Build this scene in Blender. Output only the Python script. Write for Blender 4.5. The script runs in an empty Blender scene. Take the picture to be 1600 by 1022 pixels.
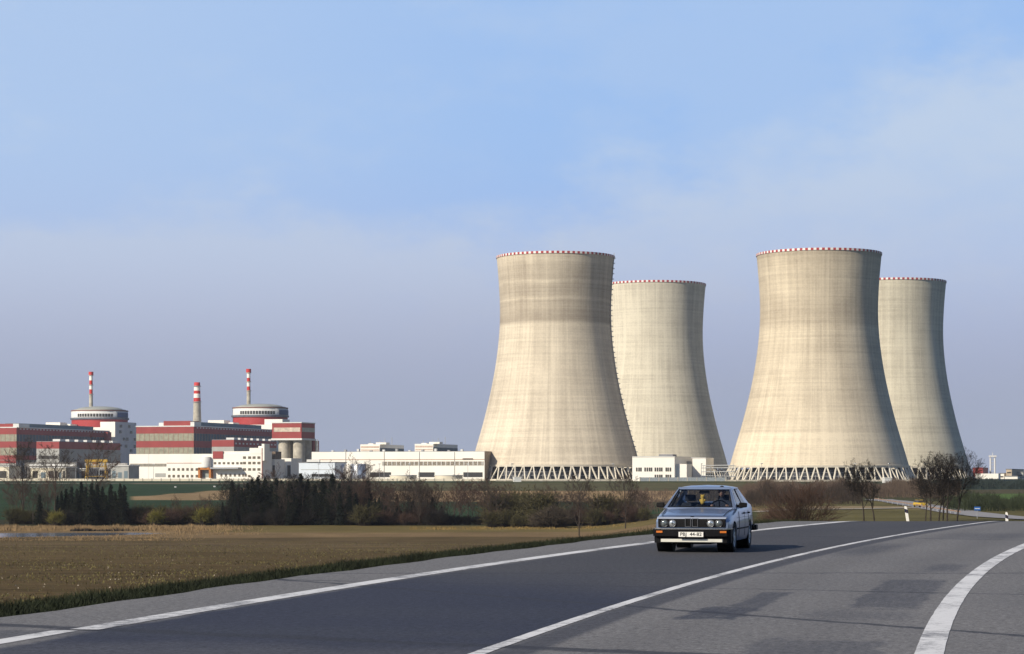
import bpy, bmesh, math, random
import numpy as np
from mathutils import Vector, Matrix, noise as mnoise
random.seed(7); rng = np.random.default_rng(7)
S = bpy.context.scene
# ------------------------------------------------------------------ camera
F = 3500.0; HZ = 742.0; EYE = 1.6          # focal length in photo pixels, horizon row, eye height
cam = bpy.data.cameras.new('camera'); camo = bpy.data.objects.new('camera', cam)
S.collection.objects.link(camo); S.camera = camo
camo.location = (0, 0, EYE); camo.rotation_euler = (math.radians(90), 0, 0)
cam.sensor_width = 36; cam.lens = 36*F/1600; cam.shift_y = (HZ-511)/1600
cam.clip_start = 0.5; cam.clip_end = 30000
# ------------------------------------------------------------------ light
SUN_EL, SUN_AZ = math.radians(31), math.radians(180+49)    # azimuth clockwise from +Y
S.view_settings.view_transform = 'Standard'; S.view_settings.look = 'None'
S.view_settings.exposure = 0.15; S.view_settings.gamma = 1
sv = Vector((math.sin(SUN_AZ)*math.cos(SUN_EL), math.cos(SUN_AZ)*math.cos(SUN_EL), math.sin(SUN_EL)))
sl = bpy.data.lights.new('sun', 'SUN'); sl.energy = 5.0; sl.angle = math.radians(0.5); sl.color = (1, .9, .74)
so = bpy.data.objects.new('sun', sl); S.collection.objects.link(so)
so.rotation_euler = sv.to_track_quat('Z', 'Y').to_euler()
W = bpy.data.worlds.new('World'); S.world = W; W.use_nodes = True
def build_world():
    nt = W.node_tree; N = nt.nodes; Lk = nt.links; N.clear()
    out = N.new('ShaderNodeOutputWorld'); bg = N.new('ShaderNodeBackground')
    sky = N.new('ShaderNodeTexSky'); sky.sky_type = 'NISHITA'; sky.sun_disc = False
    sky.sun_elevation = SUN_EL; sky.sun_rotation = SUN_AZ; sky.altitude = 500
    sky.air_density = 1.0; sky.dust_density = 1.0; sky.ozone_density = 2.0
    tc = N.new('ShaderNodeTexCoord'); sep = N.new('ShaderNodeSeparateXYZ'); Lk.new(tc.outputs['Generated'], sep.inputs[0])
    def M(op, a, b=None, c=None, clamp=False):
        n = N.new('ShaderNodeMath'); n.operation = op; n.use_clamp = clamp
        for i, v in enumerate((a, b, c)):
            if v is None: continue
            if isinstance(v, (int, float)): n.inputs[i].default_value = v
            else: Lk.new(v, n.inputs[i])
        return n.outputs[0]
    def smooth(v, lo, hi):
        n = N.new('ShaderNodeMapRange'); n.interpolation_type = 'SMOOTHSTEP'
        Lk.new(v, n.inputs[0]); n.inputs[1].default_value = lo; n.inputs[2].default_value = hi
        return n.outputs[0]
    def nz(scale, detail, stretch, off=0, rough=.5):
        mp = N.new('ShaderNodeMapping'); mp.inputs['Scale'].default_value = stretch; mp.inputs['Location'].default_value = (off, off*.7, 0)
        Lk.new(tc.outputs['Generated'], mp.inputs[0])
        t = N.new('ShaderNodeTexNoise'); t.inputs['Scale'].default_value = scale; t.inputs['Detail'].default_value = detail
        t.inputs['Roughness'].default_value = rough
        Lk.new(mp.outputs[0], t.inputs['Vector']); return t.outputs[0]
    def mix(f, a, b):
        n = N.new('ShaderNodeMix'); n.data_type = 'RGBA'
        Lk.new(f, n.inputs[0])
        for k, v in ((6, a), (7, b)):
            if isinstance(v, tuple): n.inputs[k].default_value = (*v, 1)
            else: Lk.new(v, n.inputs[k])
        return n.outputs[2]
    X, Z = sep.outputs[0], sep.outputs[2]
    n1 = nz(9, 5, (1, 1, 1.8)); n2 = nz(26, 6, (1, 1, 2.0), 3.1, .6); n3 = nz(4, 3, (1, 1, 1.3), 9)
    # bright thin cloud lies only over the northern half; the rest of the dome is clear deep blue
    line = M('MULTIPLY_ADD', M('MAXIMUM', M('SUBTRACT', X, .02), 0.0), .38, .112)
    d = M('SUBTRACT', line, Z)
    d = M('ADD', d, M('MULTIPLY_ADD', n1, .10, -.05)); d = M('ADD', d, M('MULTIPLY_ADD', n2, .055, -.0275))
    bank = smooth(d, -.018, .030)
    leftm = smooth(M('MULTIPLY', X, -1.0), -.10, .22)
    puffs = smooth(M('MULTIPLY_ADD', n2, .35, M('MULTIPLY', n3, .65)), .44, .62)
    veil = M('ADD', M('MULTIPLY', bank, .72), M('ADD', M('MULTIPLY', leftm, .50), M('MULTIPLY', puffs, .28)), clamp=True)
    up = smooth(Z, .0, .16)
    blue = mix(up, C_LOW, C_TOP); cloud = mix(up, C_CLOW, C_CTOP)
    front = mix(veil, blue, cloud)
    cool = smooth(Z, .012, .10)
    front = mix(cool, C_HOR, front)
    skyc = N.new('ShaderNodeMix'); skyc.data_type = 'RGBA'; skyc.blend_type = 'MULTIPLY'; skyc.inputs[0].default_value = 1
    Lk.new(sky.outputs[0], skyc.inputs[6]); skyc.inputs[7].default_value = (*SKY_TINT, 1)
    fm = M('MULTIPLY', smooth(sep.outputs[1], .62, .90), smooth(M('MULTIPLY', Z, -1.0), -.50, -.26))
    Lk.new(mix(fm, skyc.outputs[2], front), bg.inputs[0]); bg.inputs[1].default_value = .072
    Lk.new(bg.outputs[0], out.inputs[0])
Q = 12.4
C_TOP = (.335*Q, .53*Q, .88*Q); C_LOW = (.40*Q, .47*Q, .76*Q); C_CTOP = (.52*Q, .64*Q, .83*Q); C_CLOW = (.465*Q, .485*Q, .64*Q); C_HOR = (.35*Q, .40*Q, .54*Q)
SKY_TINT = (.85, .95, 1.15)
build_world()

# ------------------------------------------------------------------ helpers
COL = S.collection
def at(px, py, D): return Vector(((px-800)/F*D, D, EYE+(HZ-py)/F*D))
def xat(px, D): return (px-800)/F*D
def tag(o, label=None, cat=None, group=None, kind=None):
    if label: o['label'] = label
    if cat: o['category'] = cat
    if group: o['group'] = group
    if kind: o['kind'] = kind
    return o
def link(name, me, mat=None, parent=None):
    o = bpy.data.objects.new(name, me); COL.objects.link(o)
    if mat is not None and me is not None:
        for m in (mat if isinstance(mat, (list, tuple)) else [mat]): me.materials.append(m)
    if parent: o.parent = parent
    return o
def empty(name, loc=(0, 0, 0), rz=0, label=None, cat=None, group=None):
    o = bpy.data.objects.new(name, None); COL.objects.link(o); o.location = loc; o.rotation_euler = (0, 0, rz)
    o.empty_display_size = .3
    return tag(o, label, cat, group)
def children(o): return [c for c in list(bpy.data.objects) if c.parent == o]
def copy_tree(src, kids, loc, rz=0, sc=1.0, label=None, szf=1.0):
    r = src.copy(); COL.objects.link(r); r.location = loc; r.rotation_euler = (0, 0, rz); r.scale = (sc, sc, sc*szf)
    if label: r['label'] = label
    for k in kids:
        c = k.copy(); COL.objects.link(c); c.parent = r
    return r
def np_mesh(name, V, Fc, smooth=False, midx=None):
    V = np.asarray(V, dtype=np.float32).reshape(-1, 3); Fc = np.asarray(Fc, dtype=np.int32)
    n = Fc.shape[1]; me = bpy.data.meshes.new(name)
    me.vertices.add(len(V)); me.vertices.foreach_set('co', V.ravel())
    me.loops.add(Fc.size); me.loops.foreach_set('vertex_index', Fc.ravel())
    me.polygons.add(len(Fc)); me.polygons.foreach_set('loop_start', np.arange(0, Fc.size, n, dtype=np.int32))
    if smooth: me.polygons.foreach_set('use_smooth', np.ones(len(Fc), dtype=bool))
    if midx is not None: me.polygons.foreach_set('material_index', np.asarray(midx, dtype=np.int32))
    me.update(calc_edges=True); me.validate()
    return me
class MB:
    """collects faces, builds one mesh"""
    def __init__(s): s.v = []; s.f = []; s.m = []; s.cur = 0
    def box(s, x0, x1, y0, y1, z0, z1):
        i = len(s.v)
        s.v += [(x0,y0,z0),(x1,y0,z0),(x1,y1,z0),(x0,y1,z0),(x0,y0,z1),(x1,y0,z1),(x1,y1,z1),(x0,y1,z1)]
        for f in ((0,3,2,1),(4,5,6,7),(0,1,5,4),(1,2,6,5),(2,3,7,6),(3,0,4,7)): s.f.append(tuple(i+k for k in f)); s.m.append(s.cur)
        return s
    def hexa(s, b, t):
        i = len(s.v); s.v += [tuple(p) for p in b]+[tuple(p) for p in t]
        for f in ((0,3,2,1),(4,5,6,7),(0,1,5,4),(1,2,6,5),(2,3,7,6),(3,0,4,7)): s.f.append(tuple(i+k for k in f)); s.m.append(s.cur)
        return s
    def tube(s, p, q, r0, r1=None, n=6, cap=True):
        r1 = r0 if r1 is None else r1; p = Vector(p); q = Vector(q); d = q-p
        if d.length < 1e-6: return s
        a = d.orthogonal().normalized(); b = d.normalized().cross(a); i = len(s.v)
        for c, r in ((p, r0), (q, r1)):
            for k in range(n):
                t = 2*math.pi*k/n; s.v.append(tuple(c+a*(r*math.cos(t))+b*(r*math.sin(t))))
        for k in range(n): s.f.append((i+k, i+(k+1) % n, i+n+(k+1) % n, i+n+k)); s.m.append(s.cur)
        if cap and n > 3:
            s.f.append(tuple(i+n-1-k for k in range(n))); s.f.append(tuple(i+n+k for k in range(n))); s.m += [s.cur]*2
        return s
    def lathe(s, prof, n=32, c=(0, 0, 0), axis='z', a0=0, a1=2*math.pi):
        i = len(s.v); m = len(prof); closed = abs(a1-a0-2*math.pi) < 1e-6; cols = n if closed else n+1
        for k in range(cols):
            t = a0+(a1-a0)*k/n
            for r, z in prof:
                x, y = r*math.cos(t), r*math.sin(t)
                if axis == 'z': s.v.append((c[0]+x, c[1]+y, c[2]+z))
                elif axis == 'x': s.v.append((c[0]+z, c[1]+x, c[2]+y))
                else: s.v.append((c[0]+x, c[1]+z, c[2]-y))
        for k in range(n):
            k2 = (k+1) % cols
            for j in range(m-1): s.f.append((i+k*m+j, i+k2*m+j, i+k2*m+j+1, i+k*m+j+1)); s.m.append(s.cur)
        return s
    def poly(s, pts):
        i = len(s.v); s.v += [tuple(p) for p in pts]; s.f.append(tuple(range(i, i+len(pts)))); s.m.append(s.cur); return s
    def mesh(s, name, smooth=False):
        me = bpy.data.meshes.new(name); me.from_pydata(s.v, [], s.f)
        me.polygons.foreach_set('material_index', s.m)
        if smooth: me.polygons.foreach_set('use_smooth', [True]*len(s.f))
        me.update(); return me
    def build(s, name, mat, parent=None, smooth=False, bevel=0, auto=False, fix=False, rm=0):
        me = s.mesh(name, smooth)
        if fix or bevel or rm:
            bm = bmesh.new(); bm.from_mesh(me)
            if rm: bmesh.ops.remove_doubles(bm, verts=bm.verts, dist=rm)
            bmesh.ops.recalc_face_normals(bm, faces=bm.faces)
            if bevel: bmesh.ops.bevel(bm, geom=[e for e in bm.edges if len(e.link_faces) == 2 and e.calc_face_angle(0) > .5], offset=bevel, segments=2, affect='EDGES', profile=.6, clamp_overlap=True)
            bm.to_mesh(me); bm.free()
        if auto: me.set_sharp_from_angle(angle=math.radians(38)) if hasattr(me, 'set_sharp_from_angle') else None
        return link(name, me, mat, parent)

# ------------------------------------------------------------------ materials
MATS = {}
def nodes_of(name):
    m = bpy.data.materials.new(name); m.use_nodes = True; nt = m.node_tree
    return m, nt, nt.nodes, nt.links, nt.nodes['Principled BSDF']
def mat(name, col=(.5,.5,.5), rough=.8, var=.12, scale=1.0, metal=0, spec=.3, bump=0, detail=5, col2=None, stretch=(1, 1, 1), coat=0):
    if name in MATS: return MATS[name]
    m, nt, N, L, B = nodes_of(name)
    tc = N.new('ShaderNodeTexCoord'); mp = N.new('ShaderNodeMapping'); L.new(tc.outputs['Object'], mp.inputs[0]); mp.inputs['Scale'].default_value = stretch
    nz = N.new('ShaderNodeTexNoise'); nz.inputs['Scale'].default_value = scale; nz.inputs['Detail'].default_value = detail; L.new(mp.outputs[0], nz.inputs['Vector'])
    cr = N.new('ShaderNodeValToRGB'); L.new(nz.outputs[0], cr.inputs[0])
    c2 = col2 or tuple(min(1, c*(1+var)) for c in col); c1 = tuple(c*(1-var) for c in col)
    cr.color_ramp.elements[0].position = .3; cr.color_ramp.elements[0].color = (*c1, 1)
    cr.color_ramp.elements[1].position = .7; cr.color_ramp.elements[1].color = (*c2, 1)
    L.new(cr.outputs[0], B.inputs['Base Color']); B.inputs['Roughness'].default_value = rough; B.inputs['Metallic'].default_value = metal
    B.inputs['Specular IOR Level'].default_value = spec; B.inputs['Coat Weight'].default_value = coat
    if bump:
        b = N.new('ShaderNodeBump'); b.inputs['Strength'].default_value = bump; b.inputs['Distance'].default_value = .02
        L.new(nz.outputs[0], b.inputs['Height']); L.new(b.outputs[0], B.inputs['Normal'])
    MATS[name] = m; return m

# concrete of a cooling tower: formwork grid, lift joints, streaks, weather bands
def tower_mat(name, seed, bands, tint):
    m, nt, N, L, B = nodes_of(name)
    tc = N.new('ShaderNodeTexCoord'); sp = N.new('ShaderNodeSeparateXYZ'); L.new(tc.outputs['Object'], sp.inputs[0])
    def M(op, a, b=None, c=None, clamp=False):
        n = N.new('ShaderNodeMath'); n.operation = op; n.use_clamp = clamp
        for i, v in enumerate((a, b, c)):
            if v is None: continue
            if isinstance(v, (int, float)): n.inputs[i].default_value = v
            else: L.new(v, n.inputs[i])
        return n.outputs[0]
    X, Y, Z = sp.outputs
    ang = M('ARCTAN2', Y, X)
    def noise(ax, az, scale, det=4, off=0.0, rough=.55):
        cb = N.new('ShaderNodeCombineXYZ'); L.new(M('MULTIPLY', M('COSINE', ang), ax), cb.inputs[0]); L.new(M('MULTIPLY', M('SINE', ang), ax), cb.inputs[1])
        L.new(M('MULTIPLY_ADD', Z, az, off+seed*13.7), cb.inputs[2])
        t = N.new('ShaderNodeTexNoise'); t.inputs['Scale'].default_value = scale; t.inputs['Detail'].default_value = det; t.inputs['Roughness'].default_value = rough
        L.new(cb.outputs[0], t.inputs['Vector']); return t.outputs[0]
    streak = noise(11, .006, 1.6, 5)              # long vertical stains
    fine = noise(70, .03, 1.0, 2, 4)              # thin vertical streaks
    lift = noise(.5, .55, 1.0, 4, 9, .75)         # horizontal lifts
    blotch = noise(2.2, .035, 1.0, 4, 17)
    # formwork seams: verticals and lift joints
    fr = M('FRACT', M('MULTIPLY', ang, 96/(2*math.pi)))
    rib = M('LESS_THAN', M('ABSOLUTE', M('SUBTRACT', fr, .5)), .07)
    fz = M('FRACT', M('DIVIDE', Z, 2.6)); jt = M('LESS_THAN', fz, .12)
    v = M('MULTIPLY_ADD', M('SUBTRACT', streak, .5), .62, 1.0)
    v = M('ADD', v, M('MULTIPLY', M('SUBTRACT', fine, .5), .32))
    v = M('ADD', v, M('MULTIPLY', M('SUBTRACT', lift, .5), .60))
    v = M('ADD', v, M('MULTIPLY', M('SUBTRACT', blotch, .5), .55))
    rough_ = noise(30, .8, 1.0, 5, 31, .8); v = M('ADD', v, M('MULTIPLY', M('SUBTRACT', rough_, .5), .55))
    v = M('SUBTRACT', v, M('MULTIPLY', rib, .022)); v = M('SUBTRACT', v, M('MULTIPLY', jt, .05))
    cr = N.new('ShaderNodeValToRGB'); e = cr.color_ramp.elements
    L.new(M('DIVIDE', M('ADD', Z, M('MULTIPLY', M('SUBTRACT', blotch, .5), 3.0)), 160.0), cr.inputs[0])
    e[0].position = bands[0][0]/160; e[0].color = (bands[0][1],)*3+(1,); e[1].position = 1; e[1].color = (bands[-1][1],)*3+(1,)
    for z, b in bands[1:-1]:
        k = e.new(z/160); k.color = (b, b, b, 1)
    v = M('MULTIPLY', v, cr.outputs[0])
    mx = N.new('ShaderNodeMix'); mx.data_type = 'RGBA'; L.new(M('MULTIPLY_ADD', v, 1.5, -.85, True), mx.inputs[0])
    mx.inputs[6].default_value = (tint[0]*.52, tint[1]*.50, tint[2]*.50, 1); mx.inputs[7].default_value = (tint[0]*1.12, tint[1]*1.12, tint[2]*1.12, 1)
    L.new(mx.outputs[2], B.inputs['Base Color']); B.inputs['Roughness'].default_value = .9; B.inputs['Specular IOR Level'].default_value = .15
    return m

white = mat('white_render', (.80, .77, .70), .8, .05, .08); cream = mat('cream_wall', (.66, .60, .47), .85, .1, .15)
offwhite = mat('pale_panels', (.62, .62, .60), .7, .08, .1)
red = mat('red_cladding', (.27, .042, .040), .6, .1, .1); maroon = red
stripe_red = mat('stripe_red', (.50, .035, .03), .6, .1, .3)
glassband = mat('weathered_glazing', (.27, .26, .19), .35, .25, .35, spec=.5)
shade_glass = mat('shaded_glazing', (.035, .06, .085), .55, .35, .12, spec=.5)  # darker blue copy of the glazing, coloured for faces in shade
winm = mat('window_glass', (.05, .045, .04), .2, .3, .5, spec=.5)
roofm = mat('roof_felt', (.20, .20, .21), .9, .15, .2); greyp = mat('grey_panels', (.36, .36, .34), .8, .12, .2)
conc = mat('grey_concrete', (.38, .35, .29), .9, .2, .3, col2=(.5, .46, .38)); darkconc = mat('dark_concrete', (.16, .15, .14), .9, .3, .4)
steel = mat('silver_tank_steel', (.55, .56, .58), .32, .08, .3, metal=.85); grey_steel = mat('grey_steel', (.32, .33, .34), .5, .1, 1)
yellow = mat('yellow_paint', (.42, .26, .03), .6, .1, 1); orange_frame = mat('orange_brown_frame', (.42, .15, .03), .7, .1, .5)
brown_clad = mat('brown_cladding', (.15, .11, .08), .85, .4, .7); blackm = mat('dark_opening', (.03, .03, .032), .6, .3, .5)
domem = mat('dome_metal', (.33, .34, .31), .5, .1, .1); bluegrey = mat('blue_grey_panels', (.13, .18, .21), .6, .15, .12)
shade_blue = mat('drum_shade_blue', (.05, .08, .17), .6, .1, .2)

# ------------------------------------------------------------------ terrain
def interp(t, pts):
    return np.interp(t, [p[0] for p in pts], [p[1] for p in pts])
PL = [(-500, -.3), (0, -.3), (20, -.6), (60, -1.6), (100, -2.6), (200, -5.2), (300, -8.0), (400, -10.6), (440, -11.15), (500, -11.2), (560, -11.25), (620, -11.3), (700, -10.9), (850, -9.5),
      (950, -8), (1100, -6), (1300, -3.7), (1430, -2.4), (1500, -2.2), (2300, -2.4), (9500, -40)]
PR = [(-500, -.12), (76, -.12), (88, -.36), (100, -.8), (120, -1.72), (200, -4.0), (300, -4.8), (400, -4.95), (560, -5.0), (700, -5.3), (1000, -4.8), (1400, -2.8), (1500, -2.4), (2300, -2.6), (9500, -40)]
def xc(y):
    y = np.asarray(y, dtype=float); yy = np.clip(y, -40, 140)
    b = .76+.2217*(yy-25)+.00155*(yy-25)**2
    return b+(y-yy)*(.2217+.0031*(yy-25))
def slope(y): return .2217+.0031*(np.clip(y, -40, 140)-25)
def zroad(y):
    d = np.maximum(0, np.asarray(y, dtype=float)-76)
    return np.where(d < 44, -.02*d*np.minimum(1, d/6)-.00042*d*d, -1.69-(d-44)*.03)
def sstep(x, a, b):
    t = np.clip((np.asarray(x, dtype=float)-a)/(b-a), 0, 1); return t*t*(3-2*t)
def vnoise(x, y, s):
    return (np.sin(x/s*1.3+1.7*np.sin(y/s*.9+2))+np.sin(y/s*1.1+1.3*np.sin(x/s*1.7)))*.5
def pond_e(x, y): return ((x+140)/61)**2+((y-463-.5*(x+140))/28)**2
def H(x, y):
    x = np.asarray(x, dtype=float); y = np.asarray(y, dtype=float)
    px = 800+F*x/np.maximum(np.abs(y), 60)
    w = sstep(px, 900, 1250)
    w = np.where(y < 60, 0, w)
    z = (1-w)*interp(y, PL)+w*interp(y, PR)
    t = (x-xc(y))*np.cos(np.arctan(slope(y)))
    # road corridor and its low embankment
    bank = np.where(t < 0, sstep(-t, 7.6, 11.5), sstep(t, 10, 16))
    zr = zroad(y)-.07
    right = np.where(y < 76, -.25, interp(y, PR))
    z = np.where(t > 0, np.where(y < 150, right, z), z)
    fade = sstep(y, 130, 175)
    z = np.where(y < 175, (zr*(1-bank)+z*bank)*(1-fade)+z*fade, z)
    # pond hollow
    e = pond_e(x, y)
    z = z+np.where((y > 120) & (y < 1350), .10*vnoise(x, y, 23), 0)*np.clip((e-1)*1.5, 0, 1)
    z = z-1.2*np.clip((1.15-e)*3.5, 0, 1)
    return z
def Hs(x, y): return float(H(x, y))

def build_ground():
    rr = np.concatenate([np.linspace(.0, 20, 12), np.linspace(20.5, 130, 260), np.linspace(131, 420, 150), np.linspace(422, 640, 130), np.linspace(643, 1560, 330), np.geomspace(1570, 9500, 30)])
    aa = np.concatenate([np.linspace(-180, -24, 26)[:-1], np.linspace(-24, 24, 300), np.linspace(24, 180, 26)[1:]])
    A = np.radians(aa); R, AA = np.meshgrid(rr, A, indexing='ij')
    X = R*np.sin(AA); Y = R*np.cos(AA)
    # rows stay level in y ahead of the camera so field edges stay crisp
    Z = H(X, Y)
    V = np.stack([X, Y, Z], -1).reshape(-1, 3)
    nr, na = len(rr), len(aa); i, j = np.meshgrid(np.arange(nr-1), np.arange(na-1), indexing='ij')
    a = (i*na+j).ravel(); Fc = np.stack([a, a+1, a+na+1, a+na], 1)[:, ::-1]
    me = np_mesh('ground', V, Fc, True)
    # crop colours of the fields
    px = 800+F*X/np.maximum(Y, 1); y = Y
    def C(r, g, b): return np.array([r, g, b])
    col = np.zeros(X.shape+(3,)); col[:] = C(.05, .06, .025)
    wob = 10*vnoise(X, Y, 60)
    fieldc = C(.108, .076, .037)
    t = (X-xc(Y))*np.cos(np.arctan(slope(Y)))
    f_near = (Y < 455+wob*.6) & (t < -7) & (px < 1150); col[f_near] = fieldc
    stripe = f_near & (Y > 330) & (Y < 345+6*np.sin(X/40)) & (px > 330); col[stripe] = C(.055, .04, .028)
    lightrow = f_near & (Y > 346) & (Y < 380); col[lightrow] = C(.13, .092, .050)
    row2 = f_near & (Y > 215) & (Y < 330); col[row2] = C(.12, .085, .044)
    dry = (Y >= 455+wob*.6) & (Y < 566) & (px < 1180); col[dry] = C(.19, .13, .068)
    verge = (Y >= 500) & (Y < 566) & (px > 330) & (px < 1180); col[verge] = C(.15, .115, .045)
    und = (Y >= 566) & (Y < 640); col[und & (px < 1180)] = C(.035, .035, .02)
    g1 = (Y >= 640) & (Y < 905+wob) & (px < 1180); col[g1] = C(.024, .050, .023)
    py = HZ+(EYE-Z)/np.maximum(Y, 1)*F; F_ = (Y >= 640) & (Y < 1345)
    lft = F_ & (px < 205); col[lft] = C(.022, .046, .020)
    mid = F_ & (px >= 205) & (px < 400); col[mid] = C(.024, .046, .021)
    tn = mid & (py < 781.5) & (py > 777-(px-200)*.075+.6*np.sin(px/9)); col[tn] = C(.26, .18, .095)
    ol2 = mid & (py < 756.5) & (px > 205); col[ol2] = C(.085, .075, .04)
    ol = F_ & (px >= 400) & (px < 1180) & (py < 767); col[ol] = C(.085, .080, .040)
    tn2 = F_ & (px >= 400) & (px < 1180) & (py >= 767) & (py < 784+.5*np.sin(px/13)); col[tn2] = C(.30, .205, .11)
    g3 = (Y >= 1345) & (Y < 1440) & (px < 760); col[g3] = C(.020, .045, .022)
    path = (Y >= 1318) & (Y < 1336) & (px < 420); col[path] = C(.20, .17, .13)
    plant = (Y >= 1440); col[plant & (Y < 2400)] = C(.17, .155, .12); col[Y >= 2400] = C(.035, .055, .035)
    r1 = (px >= 1180) & (Y > 60) & (Y < 560); col[r1] = C(.12, .105, .045)
    r1b = (px >= 1180) & (px < 1480) & (Y > 430) & (Y < 470); col[r1b] = C(.26, .20, .12)
    r2 = (px >= 1180) & (Y >= 560) & (Y < 760); col[r2] = C(.06, .06, .03)
    r3 = (px >= 1180) & (Y >= 760) & (Y < 1200); col[r3] = C(.07, .06, .035)
    r4 = (px >= 1470) & (Y >= 620) & (Y < 800+wob); col[r4] = C(.075, .125, .035)
    r5 = (px >= 1180) & (Y >= 1200) & (Y < 1440); col[r5] = C(.05, .06, .035)
    r6 = (px >= 1470) & (Y >= 980) & (Y < 2400); col[r6] = C(.022, .04, .032)
    right = (t > 9) & (Y < 70); col[right] = C(.06, .07, .03)
    vg = (t <= -6) & (t > -10) & (Y < 140); col[vg] = C(.018, .024, .010)
    ca = me.color_attributes.new('crop', 'FLOAT_COLOR', 'POINT')
    ca.data.foreach_set('color', np.concatenate([col, np.ones(X.shape+(1,))], -1).astype(np.float32).ravel())
    m, nt, N, L, B = nodes_of('ground_soil_and_crops')
    at_ = N.new('ShaderNodeAttribute'); at_.attribute_name = 'crop'
    tc = N.new('ShaderNodeTexCoord')
    def nz(scale, det, st=(1, 1, 1), rough=.6):
        mp = N.new('ShaderNodeMapping'); mp.inputs['Scale'].default_value = st; L.new(tc.outputs['Object'], mp.inputs[0])
        t = N.new('ShaderNodeTexNoise'); t.inputs['Scale'].default_value = scale; t.inputs['Detail'].default_value = det; t.inputs['Roughness'].default_value = rough
        L.new(mp.outputs[0], t.inputs['Vector']); return t.outputs[0]
    def M(op, a, b, c=None):
        n = N.new('ShaderNodeMath'); n.operation = op
        for k, v in enumerate((a, b, c)):
            if v is None: continue
            if isinstance(v, (int, float)): n.inputs[k].default_value = v
            else: L.new(v, n.inputs[k])
        return n.outputs[0]
    a = nz(.05, 6, (1, .35, 1)); b = nz(4.5, 6, (1, 1, 1), .75); c = nz(.9, 5, (.10, .6, 1), .7)
    v = M('ADD', M('MULTIPLY', M('SUBTRACT', a, .5), 1.1), M('MULTIPLY', M('SUBTRACT', b, .5), 1.7)); v = M('ADD', v, M('MULTIPLY', M('SUBTRACT', c, .5), 1.7))
    v = M('MAXIMUM', M('ADD', v, 1.0), .15)
    vm = N.new('ShaderNodeVectorMath'); vm.operation = 'SCALE'; L.new(at_.outputs['Color'], vm.inputs[0]); L.new(v, vm.inputs['Scale'])
    # tinge of sprouting green
    mx = N.new('ShaderNodeMix'); mx.data_type = 'RGBA'; g = N.new('ShaderNodeMapRange'); L.new(nz(1.7, 4, (1, .5, 1)), g.inputs[0]); g.inputs[1].default_value = .5; g.inputs[2].default_value = .75; g.inputs[4].default_value = .45
    L.new(g.outputs[0], mx.inputs[0]); L.new(vm.outputs[0], mx.inputs[6]); mx.inputs[7].default_value = (.055, .065, .022, 1)
    L.new(mx.outputs[2], B.inputs['Base Color']); B.inputs['Roughness'].default_value = 1; B.inputs['Specular IOR Level'].default_value = .05
    bp = N.new('ShaderNodeBump'); bp.inputs['Strength'].default_value = .9; bp.inputs['Distance'].default_value = .10; L.new(b, bp.inputs['Height']); L.new(bp.outputs[0], B.inputs['Normal'])
    o = link('ground', me, m); tag(o, kind='structure')
build_ground()

# ------------------------------------------------------------------ road
def strip(name, t0, t1, y0, y1, dz, m, step=1.0, kind='structure', nx=1):
    ys = np.arange(y0, y1+step*.5, step); V = []; uv = []
    for y in ys:
        s = float(slope(y)); c = 1/math.hypot(1, s); x = float(xc(y))
        a0 = t0(y) if callable(t0) else t0; a1 = t1(y) if callable(t1) else t1
        if name == 'road_marking': a0 += random.uniform(-.003, .003); a1 += random.uniform(-.003, .003)
        for k in range(nx+1):
            t = a0+(a1-a0)*k/nx; X, Y = x+t*c, y-t*s*c
            V.append((X, Y, float(zroad(Y))+dz)); uv.append((t, y))
    n = nx+1; Fc = [(i*n+k, i*n+k+1, (i+1)*n+k+1, (i+1)*n+k) for i in range(len(ys)-1) for k in range(nx)]
    me = np_mesh(name, V, Fc, True)
    ul = me.uv_layers.new(name='lane'); li = np.zeros(len(me.loops), dtype=np.int32); me.loops.foreach_get('vertex_index', li)
    ul.data.foreach_set('uv', np.array(uv, dtype=np.float32)[li].ravel())
    return tag(link(name, me, m), kind=kind)
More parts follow.
